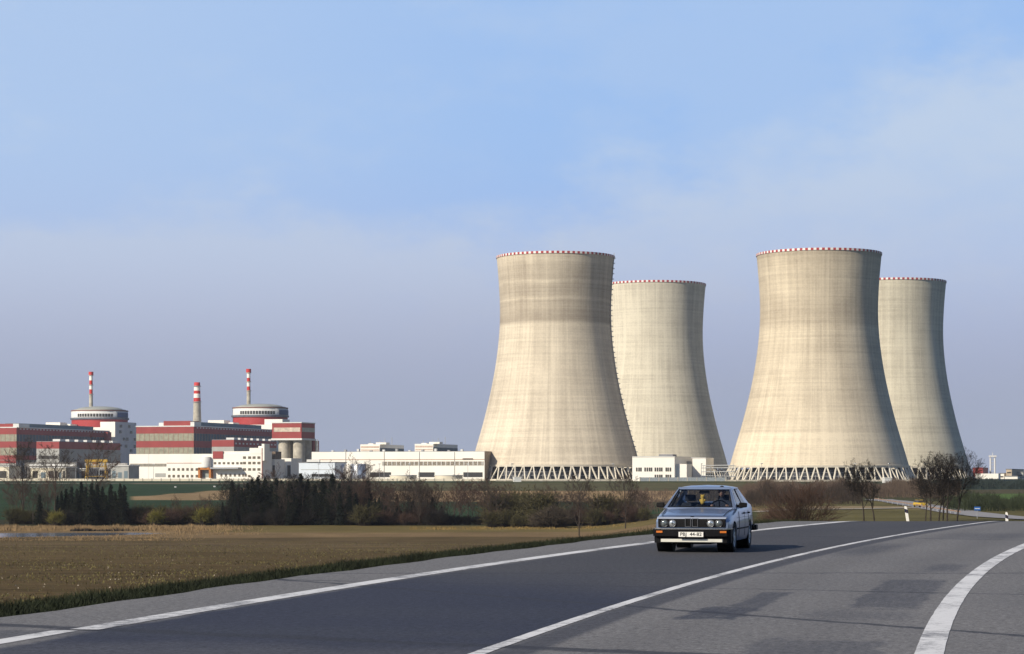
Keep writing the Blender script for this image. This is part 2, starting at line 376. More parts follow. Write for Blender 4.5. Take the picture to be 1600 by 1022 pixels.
def road_mat():
    m, nt, N, L, B = nodes_of('asphalt')
    uvn = N.new('ShaderNodeUVMap'); uvn.uv_map = 'lane'; sp = N.new('ShaderNodeSeparateXYZ'); L.new(uvn.outputs[0], sp.inputs[0]); T, Sg = sp.outputs[0], sp.outputs[1]
    def M(op, a, b=None, c=None, clamp=False):
        n = N.new('ShaderNodeMath'); n.operation = op; n.use_clamp = clamp
        for k, v in enumerate((a, b, c)):
            if v is None: continue
            if isinstance(v, (int, float)): n.inputs[k].default_value = v
            else: L.new(v, n.inputs[k])
        return n.outputs[0]
    def nz(scale, det=4, st=(1, 1, 1), rough=.55, off=0):
        mp = N.new('ShaderNodeMapping'); mp.inputs['Scale'].default_value = st; mp.inputs['Location'].default_value = (off, off, 0); L.new(uvn.outputs[0], mp.inputs[0])
        t = N.new('ShaderNodeTexNoise'); t.inputs['Scale'].default_value = scale; t.inputs['Detail'].default_value = det; t.inputs['Roughness'].default_value = rough
        L.new(mp.outputs[0], t.inputs['Vector']); return t.outputs[0]
    def sm(v, a, b, o0=0., o1=1.):
        n = N.new('ShaderNodeMapRange'); n.interpolation_type = 'SMOOTHSTEP'; L.new(v, n.inputs[0]); n.inputs[1].default_value = a; n.inputs[2].default_value = b; n.inputs[3].default_value = o0; n.inputs[4].default_value = o1; return n.outputs[0]
    def win(v, a, b, e): return M('MULTIPLY', sm(v, a-e, a+e), sm(v, b-e, b+e, 1., 0.))
    def mix(f, a, b):
        n = N.new('ShaderNodeMix'); n.data_type = 'RGBA'; L.new(f, n.inputs[0])
        for k, v in ((6, a), (7, b)):
            if isinstance(v, tuple): n.inputs[k].default_value = (*v, 1)
            else: L.new(v, n.inputs[k])
        return n.outputs[2]
    w = nz(.9, 5, (1, 1, 1), .65); Tw = M('ADD', T, M('MULTIPLY_ADD', w, .35, -.175)); Sw = M('ADD', Sg, M('MULTIPLY_ADD', w, 2.0, -1.0))
    grit = nz(24, 4, (1, 1, 1), .95); gr2 = nz(11, 4, (1, .8, 1), .7, 5); big = nz(.45, 5, (1, .25, 1), .6)
    base = mix(big, (.112, .112, .117), (.20, .194, .19))                   # old grey-brown surface
    newer = (.027, .031, .048)
    # resurfaced oncoming lane
    lane = win(Tw, -4.45, .02, .12)
    lane_f = M('MULTIPLY', lane, sm(Sw, 19.5, 21.5, .72, .97))
    farl = sm(M('ADD', Sw, M('MULTIPLY', T, .9)), 27.5, 33.5); lanec = mix(farl, mix(big, (.020, .024, .043), (.036, .040, .062)), mix(big, (.042, .043, .052), (.072, .071, .076)))
    col = mix(lane_f, base, lanec)
    # sealed joint beside the centre line, tyre polish
    col = mix(M('MULTIPLY', win(T, .10, M and .48, .07), .8), col, (.045, .047, .06))
    pol = M('MULTIPLY', win(T, 1.0, 1.5, .45), sm(gr2, .3, .7, .15, .45)); col = mix(pol, col, (.10, .095, .095))
    pol2 = M('MULTIPLY', win(T, 2.5, 3.1, .45), sm(gr2, .3, .7, .15, .5)); col = mix(pol2, col, (.09, .088, .092))
    dk = lambda a, b, c, d, e1, e2, k: M('MULTIPLY', M('MULTIPLY', win(T4, a, b, e1), win(S4, c, d, e2)), k)
    rib = M('MULTIPLY_ADD', nz(16, 3, (1, .06, 1), .6, 3), 1.1, .35); w4 = nz(3.5, 6, (1, .7, 1), .75, 11); T4 = M('ADD', Tw, M('MULTIPLY_ADD', w4, .36, -.18)); S4 = M('ADD', Sw, M('MULTIPLY_ADD', w4, 2.4, -1.2))
    patches = [(1.05, 1.75, 25.2, 27.2, .04, .25, .95), (1.35, 1.75, 27.2, 31.0, .05, .3, .75), (2.3, 3.5, 20.0, 22.3, .08, .4, .55), (2.75, 3.62, 27.5, 35.0, .05, .4, .66), (2.4, 3.6, 25.4, 27.0, .15, .5, .35),
               (3.0, 3.6, 38, 41, .15, .8, .6), (-4.6, -.3, 21.6, 22.9, .1, .5, .8), (-3.2, -.1, 24.6, 26.6, .3, .6, .5), (-4.3, -1.2, 33, 35.5, .6, 1.2, .4), (.5, 1.4, 45, 52, .3, 2, .6), (1.2, 3.4, 57, 62, .5, 1.5, .4), (-6.4, -4.6, 20.8, 22.0, .2, .4, .65)]
    for p in patches:
        f = dk(*p); f = M('MULTIPLY', f, sm(gr2, .25, .6, .55, 1.)); f = M('MULTIPLY', f, rib); f = M('MINIMUM', f, .95); col = mix(f, col, (.040, .044, .060))
    # crack sealing and dark streaks that run across the carriageway
    for s0, k, wd in ((27.4, -.85, .13), (20.9, -.30, .22), (31.8, -.15, .07), (36.5, .25, .10), (57., -.3, .12)):
        dd = M('ABSOLUTE', M('SUBTRACT', Sg, M('ADD', M('MULTIPLY_ADD', T, k, s0), M('MULTIPLY_ADD', w, .7, -.35))))
        col = mix(M('MULTIPLY', sm(dd, wd*.5, wd*1.3, 1., 0.), .8), col, (.03, .032, .042))
    gr3 = nz(11, 3, (1, .55, 1), .9, 7); g = M('MAXIMUM', M('ADD', M('ADD', M('MULTIPLY_ADD', grit, 3.4, -.7), M('MULTIPLY_ADD', gr3, 1.7, -.85)), M('MULTIPLY_ADD', gr2, .9, -.45)), .15)
    vm = N.new('ShaderNodeVectorMath'); vm.operation = 'SCALE'; L.new(col, vm.inputs[0]); L.new(g, vm.inputs['Scale'])
    L.new(vm.outputs[0], B.inputs['Base Color']); B.inputs['Roughness'].default_value = .82; B.inputs['Specular IOR Level'].default_value = .25
    bp = N.new('ShaderNodeBump'); bp.inputs['Strength'].default_value = .35; bp.inputs['Distance'].default_value = .012; L.new(grit, bp.inputs['Height']); L.new(bp.outputs[0], B.inputs['Normal'])
    return m
def paint_mat():
    m, nt, N, L, B = nodes_of('worn_white_paint')
    uvn = N.new('ShaderNodeUVMap'); uvn.uv_map = 'lane'
    t = N.new('ShaderNodeTexNoise'); t.inputs['Scale'].default_value = 5; t.inputs['Detail'].default_value = 9; t.inputs['Roughness'].default_value = .85; L.new(uvn.outputs[0], t.inputs['Vector'])
    cr = N.new('ShaderNodeValToRGB'); L.new(t.outputs[0], cr.inputs[0]); e = cr.color_ramp.elements
    e[0].position = .36; e[0].color = (.13, .13, .14, 1); e[1].position = .52; e[1].color = (.66, .66, .66, 1)
    t2 = N.new('ShaderNodeTexNoise'); t2.inputs['Scale'].default_value = .55; t2.inputs['Detail'].default_value = 5; L.new(uvn.outputs[0], t2.inputs['Vector'])
    ad = N.new('ShaderNodeMath'); ad.operation = 'MULTIPLY_ADD'; L.new(t2.outputs[0], ad.inputs[0]); ad.inputs[1].default_value = .55; ad.inputs[2].default_value = -.27
    a2 = N.new('ShaderNodeMath'); L.new(t.outputs[0], a2.inputs[0]); L.new(ad.outputs[0], a2.inputs[1]); L.new(a2.outputs[0], cr.inputs[0])
    L.new(cr.outputs[0], B.inputs['Base Color']); B.inputs['Roughness'].default_value = .7
    return m
asph = road_mat(); paint = paint_mat()
strip('road', lambda y: -6.35-.012*max(0, y-45)-.06*math.sin(y*1.7)-.05*math.sin(y*.6+1), 9.5, -35, 132, 0, asph, 1.0, nx=8)
strip('road_marking', -4.82, -4.50, 22.15, 132, .005, paint, .3)
strip('road_marking', -4.93, -4.66, -30, 22.4, .004, paint, .8)
strip('road_marking', -.075, .075, -30, 132, .005, paint, .3)
strip('road_marking', 3.82, 4.08, -30, 132, .005, paint, .3)

# ------------------------------------------------------------------ water and side roads
wm, nt, N, L, B = nodes_of('pond_water'); B.inputs['Base Color'].default_value = (.03, .05, .07, 1); B.inputs['Roughness'].default_value = .12; B.inputs['Specular IOR Level'].default_value = .6
tx = N.new('ShaderNodeTexNoise'); tx.inputs['Scale'].default_value = .8; tcx = N.new('ShaderNodeTexCoord'); L.new(tcx.outputs['Object'], tx.inputs['Vector'])
bpx = N.new('ShaderNodeBump'); bpx.inputs['Strength'].default_value = .25; bpx.inputs['Distance'].default_value = .1; L.new(tx.outputs[0], bpx.inputs['Height']); L.new(bpx.outputs[0], B.inputs['Normal'])
b = MB(); b.poly([(-140+66*math.cos(t*math.pi/24), 463+33*math.cos(t*math.pi/24)+30*math.sin(t*math.pi/24), -11.42) for t in range(48)])
tag(b.build('water', wm), kind='structure')
def track(name, pts, w, m, dz=.12, edge=None):
    V = []; pts = [Vector(p) for p in pts]; dense = []
    for a, b2 in zip(pts[:-1], pts[1:]):
        n = max(2, int((b2-a).length/6)); dense += [a.lerp(b2, k/n) for k in range(n)]
    dense.append(pts[-1])
    for i, p in enumerate(dense):
        d = (dense[min(i+1, len(dense)-1)]-dense[max(i-1, 0)]).normalized(); q = Vector((d.y, -d.x))
        za = max(Hs(p.x+q.x*w/2, p.y+q.y*w/2), Hs(p.x-q.x*w/2, p.y-q.y*w/2), Hs(p.x, p.y))+dz
        for s in (-.5, .5): V.append((p.x+q.x*w*s, p.y+q.y*w*s, za))
    Fc = [(2*i, 2*i+1, 2*i+3, 2*i+2) for i in range(len(dense)-1)]
    return tag(link(name, np_mesh(name, V, Fc, True), m), kind='structure')
pale_asph = mat('pale_asphalt', (.26, .25, .25), .8, .12, .5)
def gp(px, py, zg):   # point on the ground seen at this pixel, at level zg
    D = (EYE-zg)*F/(py-HZ); return Vector(((px-800)/F*D, D))
track('side_road', [gp(1640, 813.5, -4.85), gp(1560, 808, -4.9), gp(1500, 801, -4.95), gp(1440, 790.5, -5.), gp(1372, 780, -5)], 7.5, pale_asph)
track('side_road', [gp(1180, 797.5, -5), gp(1300, 797, -5), gp(1400, 795, -5), gp(1450, 793.5, -5)], 5, mat('pale_gravel', (.30, .27, .22), .9, .2, .5))

# ------------------------------------------------------------------ cooling towers
PROF = [(9.5, 58.6), (12, 57.9), (19.4, 55.9), (30, 52.7), (41, 49.6), (52, 46.9), (64, 44.2), (78, 41.6), (92, 39.7), (102, 38.8), (112, 38.35), (121, 38.4), (132, 38.9), (143, 39.7), (151, 40.4), (154.5, 40.8)]
redrim = mat('rim_red', (.36, .045, .05), .6, .1, .3); whiterim = mat('rim_white', (.70, .69, .66), .6, .05, .3)
legm = mat('leg_concrete', (.62, .57, .47), .85, .1, .4); darkfill = mat('fill_shade', (.06, .065, .08), .8, .5, .25)
def rad(z):
    zz = [p[0] for p in PROF]; r = [p[1] for p in PROF]
    return float(np.interp(z, zz, r))
def smooth_prof():
    zs = np.linspace(9.5, 154.5, 46); rs = np.interp(zs, [p[0] for p in PROF], [p[1] for p in PROF])
    for _ in range(3): rs[1:-1] = (rs[:-2]+2*rs[1:-1]+rs[2:])/4
    return list(zip(rs, zs))
def tower(px, D, z0, hs, rs, m, label, ladder_ang):
    root = empty('cooling_tower', (xat(px, D), D, z0), 0, label, 'cooling tower', 'four cooling towers of the power station'); root.scale = (rs, rs, hs)
    sp = smooth_prof(); b = MB()
    prof = [(r, z) for r, z in sp]+[(r-1.0, z) for r, z in reversed(sp)]
    prof.append(prof[0]); b.lathe(prof, 160)
    b.build('shell', m, root, True, fix=True, auto=True)
    b = MB(); n = 144                                      # chequered rim
    for k in range(n):
        b.cur = k % 2; b.lathe([(40.86, 153.1), (41.05, 153.1), (41.05, 154.62), (39.6, 154.62)], 2, a0=2*math.pi*k/n, a1=2*math.pi*(k+1)/n)
    b.build('rim', [redrim, whiterim], root)
    b = MB(); b.lathe([(57.4, 9.2), (59.0, 9.2), (59.3, 10.6), (57.9, 10.6), (57.4, 9.2)], 96); b.build('ring_beam', legm, root)
    b = MB(); b.lathe([(64.5, -3), (64.5, .9), (63.9, .9), (63.9, -3)], 96); b.build('basin_wall', legm, root)
    v = MB()
    v.tube((63.0, -3.0, .0), (58.6, -.35, 9.6), .62, .5, 5); v.tube((63.0, 3.0, .0), (58.6, .35, 9.6), .62, .5, 5)
    me = v.mesh('support_leg'); me.materials.append(legm)
    for k in range(56):
        o = bpy.data.objects.new('support_leg', me); COL.objects.link(o); o.parent = root; o.rotation_euler = (0, 0, 2*math.pi*(k+.5)/56)
    b = MB(); b.lathe([(54, .2), (54, 7.5), (40, 9.3), (0, 9.4)], 64)
    b.build('fill', darkfill, root)  # closed off from the open top; dark colour carries the shade inside
    b = MB()
    for k in range(72):
        t = 2*math.pi*k/72+random.uniform(-.01, .01); c = Vector((math.cos(t), math.sin(t), 0))
        b.tube(c*55, c*55+Vector((0, 0, random.choice((4.2, 7.4, 7.4)))), .35, n=4)
    for z in (3.2, 5.6): b.lathe([(55.3, z), (55.3, z+.35)], 72)
    b.build('inner_frame', mat('inner_frame_concrete', (.30, .30, .31), .9, .3, .3), root)
    b = MB(); a = ladder_ang; c = Vector((math.cos(a), math.sin(a), 0)); q = Vector((-c.y, c.x, 0)); z = 12.0
    while z < 153:
        r = rad(z); p = c*(r-.1)+Vector((0, 0, z)); b.hexa([p-q*1.1, p+q*1.1, p+q*1.1+c*1.7, p-q*1.1+c*1.7], [p-q*1.1+Vector((0, 0, .5)), p+q*1.1+Vector((0, 0, .5)), p+q*1.1+c*1.7+Vector((0, 0, .5)), p-q*1.1+c*1.7+Vector((0, 0, .5))])
        r2 = rad(min(z+3.6, 154)); b.tube(c*(r+.55)+Vector((0, 0, z)), c*(r2+.55)+Vector((0, 0, z+3.6)), .3, n=4); z += 3.6
    b.build('ladder', grey_steel, root)
    return root
m1 = tower_mat('tower_concrete_banded', 1, [(0, .96), (20, 1.04), (60, 1.0), (95, 1.02), (106, 1.0), (108.5, .62), (113, .70), (118, .78), (121, .72), (123, .92), (124.5, .77), (133, .75), (135, .97), (136.5, .80), (146, .84), (148, .98), (160, .9)], (.60, .53, .415))
m2 = tower_mat('tower_concrete_streaked', 2, [(0, 1.1), (14, 1.1), (31, 1.14), (33, 1.0), (60, .97), (90, .96), (103, 1.02), (106, .82), (118, .84), (128, .95), (140, .96), (149, .9), (152, .74), (160, .74)], (.59, .515, .39))
m3 = tower_mat('tower_concrete_clean', 3, [(0, 1.1), (50, 1.12), (100, 1.12), (140, 1.1), (160, 1.05)], (.55, .51, .41))
m4 = tower_mat('tower_concrete_pale', 4, [(0, 1.1), (50, 1.08), (100, 1.1), (140, 1.08), (160, 1.05)], (.53, .49, .385))
tower(868, 1549, -2.1, 1.0, 1.0, m1, 'beige cooling tower with dark weather bands round its upper third, beside the long white building', math.radians(-14))
tower(1279.5, 1500, -2.7, .985, 1.02, m2, 'largest-looking beige cooling tower with vertical rust streaks and broad open row of legs', math.radians(60))
tower(1022, 1773, -2.3, 1.0, 1.0, m3, 'smooth pale cooling tower standing behind the banded one, over the small white block', math.radians(30))
tower(1395.5, 1750, -2.3, 1.0, 1.0, m4, 'pale cooling tower at the right end, partly behind the streaked one and bare trees', math.radians(30))

# ------------------------------------------------------------------ power station buildings
TH = math.radians(-16.3); E1 = Vector((math.cos(TH), math.sin(TH))); E2 = Vector((-E1.y, E1.x))
class Bld:
    """aligned to the station grid: local x to the right along the sunlit face, local y away, origin at the corner between sunlit and shaded face"""
    def __init__(s, px, D, pxl, pxr, py1, py0=750, name='building', label='', cat='building', m=None, ws=None, wallname='wall', group=None):
        s.D = D; s.C = Vector((xat(px, D), D)); s.z0 = -2.4
        s.root = empty(name, (s.C.x, s.C.y, s.z0), TH, label, cat, group)
        s.wl = -s.lx(pxl); s.ws = ws if ws is not None else s.sy(pxr); s.h = s.zz(py1, D)
        if m: MB().box(-s.wl, 0, 0, s.ws, 0, s.h).build(wallname, m, s.root)
    def lx(s, px):
        k = (px-800)/F; return (k*s.C.y-s.C.x)/(E1.x-k*E1.y)
    def sy(s, px):
        k = (px-800)/F; return (k*s.C.y-s.C.x)/(E2.x-k*E2.y)
    def zz(s, py, D=None): return EYE+(HZ-py)/F*(D or s.D)-s.z0
    def lit(s, px0, px1, py0, py1, m, name, d=.12, inset=.0, parent=None, auto_top=None):
        x0, x1 = s.lx(px0), s.lx(px1); D = s.D+E1.y*(x0+x1)/2
        return MB().box(x0, x1, -d, inset+.3, s.zz(py1, D), s.zz(py0, D)).build(name, m, parent or s.root)
    def side(s, px0, px1, z0, z1, m, name, d=.12):
        y0 = 0 if px0 is None else s.sy(px0); y1 = s.ws if px1 is None else s.sy(px1)
        return MB().box(-.3, d, y0, y1, z0, z1).build(name, m, s.root)
    def box(s, px0, px1, y0, y1, py0, py1, m, name):
        x0, x1 = s.lx(px0), s.lx(px1); return MB().box(x0, x1, y0, y1, s.zz(py1), s.zz(py0)).build(name, m, s.root)
    def windows(s, cols, rows, m=None, w=1.0, h=.9, name='window', d=.16):
        for py in rows:
            for px in cols:
                x = s.lx(px); D = s.D+E1.y*x; z = s.zz(py, D)
                MB().box(x-w, x+w, -d, .2, z-h, z+h).build(name, m or winm, s.root)

def strip_part(s, name, m, pieces):   # several bands of one facade system
    b = MB()
    for p in pieces: b.box(*p)
    return b.build(name, m, s.root)

def turbine_hall(px, D, pxl, pxr, ptop, label):
    s = Bld(px, D, pxl, pxr, ptop, name='turbine_hall', label=label, cat='turbine hall', m=greyp, group='turbine halls')
    h = s.h; wl, ws = s.wl, s.ws
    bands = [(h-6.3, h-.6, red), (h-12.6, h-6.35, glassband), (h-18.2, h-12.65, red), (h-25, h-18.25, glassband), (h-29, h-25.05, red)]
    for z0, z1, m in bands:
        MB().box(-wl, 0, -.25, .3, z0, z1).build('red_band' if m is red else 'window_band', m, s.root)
        MB().box(-.3, .25, .31, ws, z0, z1).build('red_band' if m is red else 'window_band', red if m is red else shade_glass, s.root)
    # mullions of the glazed bands, one part per face
    b = MB(); x = -wl+3
    while x < 0:
        b.box(x, x+.35, -.42, 0, h-12.6, h-6.35); b.box(x, x+.35, -.42, 0, h-25, h-18.25); x += 4.5
    y = 4.
    while y < ws: b.box(0, .42, y, y+.4, h-12.6, h-6.35); b.box(0, .42, y, y+.4, h-25, h-18.25); y += 6
    b.build('mullion', mat('mullion_paint', (.34, .22, .17), .7, .1, 1), s.root)
    MB().box(-wl-.4, .5, -.5, ws, h-.6, h+.3).build('roof', offwhite, s.root)
    # dentil vents along the shaded eave and the raised roof monitor
    y = 5.
    while y < ws-3: MB().box(.26, .8, y, y+2.2, h-2.0, h-1.0).build('eave_vent', offwhite, s.root); y += 6.2
    MB().box(-13, -1.5, 3, ws*.83, h+.3, h+3.6).build('roof_monitor', bluegrey, s.root)
    return s
# first unit (left)
t1 = turbine_hall(26, 1990, -150, 171, 667.5, 'long red turbine hall at the left edge with its shaded side towards us')
t1.box(-150, 24, 1.2, 16, 662, 667.3, red, 'penthouse'); t1.box(20, 29, .5, 20, 662, 667.6, offwhite, 'stair_head')
t2 = turbine_hall(303, 1900, 213, 431, 665.5, 'red and grey banded turbine hall in front of the striped concrete chimney')
t2.box(254, 296, 2, 20, 657.5, 665.3, red, 'penthouse'); t2.box(245, 254, 4, 16, 660, 665.3, offwhite, 'stair_head'); t2.box(296, 302, 2, 16, 659, 665.3, offwhite, 'stair_head')

def reactor(px, D, rpx, y_rim, y_mid, y_low, y_dome, stack, label):
    sc = D/F; c = Vector((xat(px, D), D)); z0 = -2.4; root = empty('reactor_building', (c.x, c.y, z0), TH, label, 'reactor building', 'reactor buildings')
    Z = lambda py: EYE+(HZ-py)*sc-z0; R = rpx*sc
    MB().lathe([(R, 0), (R, Z(y_mid))], 72).build('red_drum', mat('drum_red', (.36, .04, .04), .6, .1, .1), root, True)
    MB().lathe([(R+1.1, Z(y_mid)-1.4), (R+1.4, Z(y_mid)+.3), (R+.2, Z(y_mid)+.5)], 72).build('walkway', mat('walkway_grey', (.13, .14, .17), .7, .2, .3), root)
    MB().lathe([(R+.25, Z(y_mid)+.3), (R+.25, Z(y_rim)), (R-1, Z(y_rim)+.1), (R-4, Z(y_rim)+.1)], 72).build('white_drum', offwhite, root, True)
    MB().lathe([(R+.5, Z(y_rim)-.8), (R+.5, Z(y_rim)+.3), (R-.5, Z(y_rim)+.3)], 72).build('rim', mat('rim_rust', (.20, .10, .08), .8, .1, .3), root)
    prof = [(R-2.5, Z(y_rim)), (R*.93, Z(y_rim)+1.0)]+[(R*math.cos(t)*.82, Z(y_rim)+1+(Z(y_dome)-Z(y_rim)-1)*math.sin(t)) for t in np.linspace(.1, math.pi/2, 10)]
    MB().lathe(prof, 64).build('dome', domem, root, True)
    zl = Z(y_mid)+1.2; k = 0
    for t in np.arange(-2.25, -.95, .105):        # row of openings under the rim
        b = MB(); b.lathe([(R+.2, zl), (R+.55, zl), (R+.55, zl+3.0), (R+.2, zl+3.0)], 2, a0=t-TH, a1=t+.075-TH); b.build('window', winm, root)
    b = MB(); b.lathe([(R+.6, zl-.5), (R+1.2, zl-.5), (R+1.2, zl+4.2), (R+.3, zl+4.2)], 12, a0=-.75-TH, a1=-.08-TH); b.build('drum_shade', shade_blue, root)  # dark blue sheet stands for the shade on the drum's right side
    # vent stack
    spx, w, ys = stack; x = (spx-px)*sc; st = MB(); r = w*sc
    loc = Matrix.Rotation(-TH, 3, 'Z') @ Vector((x, 0, 0))
    cols = [2, 1, 0, 1, 0, 1][:len(ys)]; st.v = []
    for i in range(len(ys)-1):
        st.cur = (1, 0)[i % 2] if i < 5 else 2
        rr = r*(1.45 if i == 0 else 1.0)*(1.12 if i == len(ys)-2 else 1)
        st.lathe([(0, Z(ys[i+1])), (rr, Z(ys[i+1])), (rr*(.98), Z(ys[i])), (0, Z(ys[i]))], 20, c=(loc.x, loc.y, 0))
    st.cur = 2
    for yy in (ys[1], ys[3], ys[5]): st.lathe([(r, Z(yy)-.3), (r*1.5, Z(yy)-.3), (r*1.5, Z(yy)+.3), (r, Z(yy)+.3)], 16, c=(loc.x, loc.y, 0))
    st.build('vent_stack', [white, stripe_red, conc], root)
    return root
reactor(155.8, 2235, 43.4, 642, 654, 667, 635, (142.2, 2.6, (581, 586.5, 594.5, 601.5, 608.5, 616, 637)), 'round red and white reactor building with striped vent stack above the left turbine hall')
reactor(406.7, 2150, 42.7, 637.5, 650, 664, 631, (388.5, 2.75, (576.5, 582.5, 590.5, 596.5, 604, 610.5, 633)), 'round red and white reactor building with striped vent stack behind the red silo block')

# concrete chimney between the units
def chimney():
    D = 2120; sc = D/F; root = empty('chimney', (xat(308, D), D, -2.4), 0, 'stout concrete chimney with red and white bands behind the turbine hall', 'chimney')
    Z = lambda py: EYE+(HZ-py)*sc+2.4
    ys = (597.5, 603.5, 610.5, 615.2, 621.8, 627.8, 748); r_at = lambda py: (4.6+(py-597.5)*.032)*sc
    for i in range(6):
        m = (stripe_red, white)[i % 2] if i < 5 else conc
        if i == 5: m = conc
        MB().lathe([(r_at(ys[i+1]), Z(ys[i+1])), (r_at(ys[i]), Z(ys[i]))]+([(r_at(ys[i])-.6, Z(ys[i])), (r_at(ys[i])-.6, Z(ys[i])-4)] if i == 0 else []), 28).build('red_band' if m is stripe_red else 'white_band' if m is white else 'shaft', m, root, True)
    for py in (603.5, 628): MB().lathe([(r_at(py), Z(py)-.3), (r_at(py)+.9, Z(py)-.3), (r_at(py)+.9, Z(py)+.3), (r_at(py), Z(py)+.3)], 24).build('platform', grey_steel, root)
chimney()

# annexes of unit one
s = Bld(180, 2172, 156.6, 213, 659, name='service_building', label='white service block with blue-grey shaded side right of the left reactor', m=offwhite, group='reactor service blocks')
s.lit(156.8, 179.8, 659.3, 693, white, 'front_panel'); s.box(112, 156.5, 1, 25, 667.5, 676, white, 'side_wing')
for py, pxs in ((666, (187, 200)), (675, (186, 203)), (686, (192, 197, 209)), (697, (195, 209)), (704, (203,))):
    for px in pxs: z = s.zz(py, 2190); y = s.sy(px); MB().box(0, .3, y, y+5, z-1.4, z+1.4).build('window', winm, s.root)
s = Bld(168, 2152, 140, 174, 675, name='red_block', label='small red block below the left reactor drum', cat='building', m=red)
s = Bld(92.5, 1940, 57, 188, 690, name='annex', label='low grey annex with red upper band in front of the left turbine hall', m=greyp, group='turbine hall annexes')
s.lit(57, 92.5, 690.2, 701, red, 'red_band'); s.side(None, None, s.h-6.2, s.h-.1, red, 'red_band'); s.lit(60, 90, 712, 717, winm, 'window_band')
for k in range(7):
    y = s.ws*(k+.5)/7; MB().box(-8, -1, y-5, y+5, s.h, s.h+2.2).build('skylight', offwhite, s.root)
s.side(None, None, 4, 8, shade_glass, 'window_band'); MB().box(-s.wl, 0, 0, s.ws, s.h, s.h+.35).build('roof', roofm, s.root)
for k in range(9):
    y = s.ws*(k+.5)/9; MB().box(0, .3, y-2, y+3, 10, 12).build('window', bluegrey, s.root)
# annexes of unit two
s = Bld(365.5, 1850, 331, 432, 687.5, name='annex', label='low grey annex with red band in front of the banded turbine hall, by the silos', m=greyp, group='turbine hall annexes')
s.lit(331, 365.5, 687.7, 698, red, 'red_band'); s.side(None, None, s.h-5.6, s.h-.1, red, 'red_band'); MB().box(-s.wl, 0, 0, s.ws, s.h, s.h+.35).build('roof', roofm, s.root)
for k in range(7):
    y = s.ws*(k+.5)/7; MB().box(-8, -1, y-4, y+4, s.h, s.h+2).build('skylight', offwhite, s.root)
for k in range(12):
    y = s.ws*(k+.5)/12; MB().box(.13, .4, y-1.5, y+1.5, s.h-3.5, s.h-2.2).build('window', offwhite, s.root)
s = Bld(426, 2095, 373, 445, 663.5, name='service_building', label='white stepped block below the right reactor drum', m=offwhite, group='reactor service blocks')
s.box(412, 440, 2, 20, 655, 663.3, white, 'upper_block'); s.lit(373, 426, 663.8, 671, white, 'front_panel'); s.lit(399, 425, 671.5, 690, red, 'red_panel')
for px in (325, 331, 337, 343): pass
def rooftop(px, D, pxl, pxr, y0, y1, label):
    o = Bld(px, D, pxl, pxr, y0, name='roof_plant_room', label=label, cat='plant room', m=white, ws=14); o.root.location.z += 0; return o
rooftop(350, 2110, 325, 352, 656.5, 664, 'long white plant room rising behind the banded turbine hall roof')
rooftop(364.5, 2105, 357, 366, 660, 664, 'small white plant room beside the right reactor drum')
rooftop(94, 2190, 71.5, 96, 660, 668, 'white plant room rising behind the left turbine hall roof')
rooftop(110, 2200, 99, 111, 662.5, 668, 'small grey-white plant room left of the left reactor drum')

# silo block
s = Bld(471, 1700, 425, 492, 661, name='silo_block', label='red box on concrete silos beside the right reactor', cat='silo building')
h = s.h; zb = s.zz(686.5); zs = s.zz(720)
MB().box(-s.wl, 0, 0, s.ws, zb+.8, h).build('upper_box', red, s.root); MB().box(-s.wl-.6, .6, -.6, s.ws+.6, zb-.6, zb+.8).build('sill', offwhite, s.root)
MB().box(-s.wl-.3, .3, -.3, s.ws+.3, h, h+.7).build('roof', offwhite, s.root)
MB().box(-s.wl+1.5, -1, -.18, .2, h-6.6, h-3.4).build('window_band', mat('pale_glazing', (.50, .42, .34), .5, .3, .4), s.root); MB().box(-.2, .18, 1, s.ws-1, h-6.6, h-3.4).build('window_band', glassband, s.root)
for cx in (432.5+7, 453+9.5):
    for yy in (6.5, 20, 33):
        x = s.lx(cx); MB().lathe([(4.6, 0), (4.6, zb-.6)], 32, c=(x, yy, 0)).build('silo', conc, s.root, True)
MB().box(-s.wl+.5, -.8, 39, s.ws-1, 0, zb-.6).build('rear_wall', red, s.root)
s = Bld(455, 1660, 433.5, 472, 716, name='plinth_building', label='pale block at the foot of the silos', m=white, cat='building'); s.lit(449, 454, 727, 745, winm, 'window')

# long white front building
s = Bld(409, 1620, 202, 425, 709, py0=748, name='front_building', label='long white building with brown entrance porch and small windows, left of the silos', m=white)
xl = s.lx
MB().box(xl(333), 0, .5, s.ws, s.h, s.zz(705)).build('raised_roof', white, s.root)
MB().box(xl(390), 0, -.2, 14, s.h, s.zz(700)).build('stair_tower', white, s.root)
MB().box(xl(409), xl(413), 0, 10, s.h-5, s.zz(693.5)).build('stair_head', white, s.root); MB().box(xl(402), xl(409), 2, 9, s.zz(700), s.zz(697)).build('parapet', white, s.root)
s.lit(203, 260, 724.5, 729, mat('ribbon_window', (.25, .23, .19), .4, .3, .6), 'window_band'); s.lit(260.5, 318, 723.3, 724.1, mat('rust_line', (.30, .10, .07), .8, .1, 1), 'trim')
s.lit(204, 214, 740.5, 746, greyp, 'gate'); s.lit(242.5, 259, 739.5, 745.5, greyp, 'gate')
ws_ = mat('small_window', (.12, .10, .07), .4, .35, .6)
s.windows((264.5, 271.5, 279, 286, 293, 300, 307.5), (733.5, 744), ws_, .95, .95)
s.windows((336, 343, 350, 357, 364, 371, 377), (723.8,), ws_, .95, .8)
s.windows((382, 390, 397, 404.5), (715, 723.5, 733.5), ws_, 1.15, .9); s.windows((394.5, 402.5), (704.8,), ws_, 1.0, .9); s.windows((389.5, 404.5), (744,), ws_, 1.0, .8)
s.windows((346, 353, 360, 367, 374, 380, 384), (742.5,), ws_, .8, 1.0)
